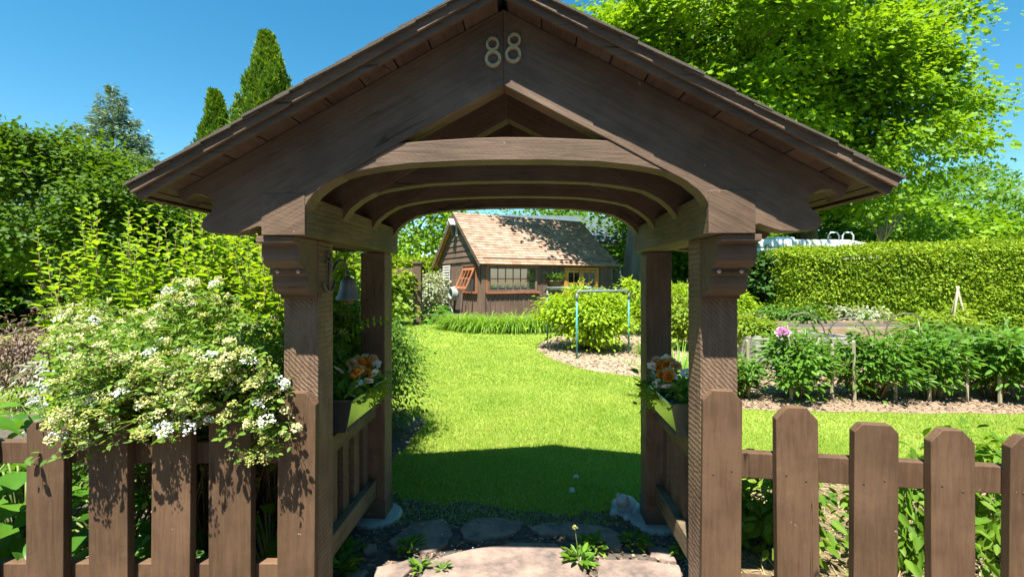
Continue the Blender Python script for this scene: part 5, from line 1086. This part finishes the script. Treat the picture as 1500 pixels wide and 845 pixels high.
# ================================================================ SMALL THINGS
M['stone_frog'] = pmat('cast_stone', [(.34, .35, .34), (.48, .49, .47)], scale=14, rough=.9, bump=.5, bscale=60)
b = G(918, 752); fg = MB()
fg.ball((0, 0, .055), (.075, .105, .055)).ball((.0, -.06, .105), (.052, .055, .045)).ball((-.07, .02, .035), (.045, .07, .035)).ball((.07, .02, .035), (.045, .07, .035)).ball((-.05, -.10, .018), (.03, .045, .02)).ball((.05, -.10, .018), (.03, .045, .02)).ball((-.028, -.075, .145), (.017, .017, .016)).ball((.028, -.075, .145), (.017, .017, .016)).ball((0, .03, .012), (.125, .14, .02))
fo = fg.build('stone_frog', M['stone_frog'], None); rm = fo.modifiers.new('remesh', 'REMESH'); rm.mode = 'VOXEL'; rm.voxel_size = .007; rm.use_smooth_shade = True; sm_ = fo.modifiers.new('smooth', 'SMOOTH'); sm_.iterations = 3
fo.scale = (.95,) * 3; fo.location = (b[0], b[1] + .02, 0); fo.rotation_euler = (0, 0, R(-35)); tag(fo, 'grey cast stone frog crouching at the foot of the right rear post', 'garden ornament')
def weed(label, x, y, n, L, r, seed, flower=None, mat='weed'):
    b = G(x, y, .01); g = np.random.default_rng(seed); root = thing('weed', label, 'weed', tuple(b), 0, 'weeds among the flagstones')
    th = g.random(n) * 6.283; q = r * g.random(n); p = np.stack([q * np.cos(th) * .5, q * np.sin(th) * .5, .01 + .04 * g.random(n)], 1); d = np.stack([np.cos(th), np.sin(th), .25 + .5 * g.random(n)], 1) + g.normal(size=(n, 3)) * .25
    LL = L * (.6 + .7 * g.random(n)); leaves('foliage', p, d, np.tile([0, 0, 1.0], (n, 1)) + g.normal(size=(n, 3)) * .3, LL, LL * .42, T6, M[mat], root)
    if flower:
        MB().tube(curve((0, 0, 0), (-.02, 0, flower * .6), (-.03, 0, flower), 6), .0025, 5).build('stem', M['stem_g'], root); flower_ball(root, 'seed_head', (-.03, 0, flower), .016, 26, 'petal_y', g)
weed('tall dandelion gone to seed on the sunlit flagstone', 850, 826, 46, .075, .1, 1, flower=.20)
weed('leafy weed behind the tall dandelion', 868, 803, 50, .06, .12, 2); weed('leafy weed at the left joint of the flagstones', 600, 806, 44, .06, .12, 3); weed('small weed on the left sunlit flagstone', 615, 838, 26, .05, .06, 4)
weed('small weed on the middle sunlit flagstone', 648, 840, 16, .04, .05, 5); weed('green weed by the right concrete pier', 930, 800, 60, .05, .14, 6); weed('weed beside the right lower rail', 998, 815, 26, .06, .07, 7); weed('weed patch left under the lower rail', 505, 815, 60, .06, .16, 8); weed('weed at the bottom left of the path', 500, 838, 40, .07, .12, 9)
for i, (x, y) in enumerate(((844, 713), (838, 733))):
    b = G(x, y, 0); root = thing('clover_flower', ['white flower standing in the shaded grass, the farther one', 'white flower standing in the shaded grass, the nearer one'][i], 'flower', tuple(b)); MB().tube([(0, 0, 0), (0, 0, .07)], .002, 5).build('stem', M['stem_g'], root); flower_ball(root, 'bloom', (0, 0, .075), .02, 30, 'petal_w', np.random.default_rng(i))

# unseen trees added behind the camera, to block low sky and darken the gable
def wood():
    g = np.random.default_rng(90); n = 24000; x = g.uniform(-32, 32, n); d = g.random(n) ** 2; y = -12 - 5 * d; top = 8.0 + 1.6 * np.sin(x * .7) + 1.1 * np.sin(x * 1.9 + 1); z = top * g.random(n) ** .7
    L = .55 * (.6 + .8 * g.random(n)); o = leaves('added_sky_block_trees', np.stack([x, y, z], 1), rdir(n, g), unit(rdir(n, g) + [0, .5, .6]), L, L * .8, T4, M['lf_dark']); tag(o, kind='stuff')
wood()
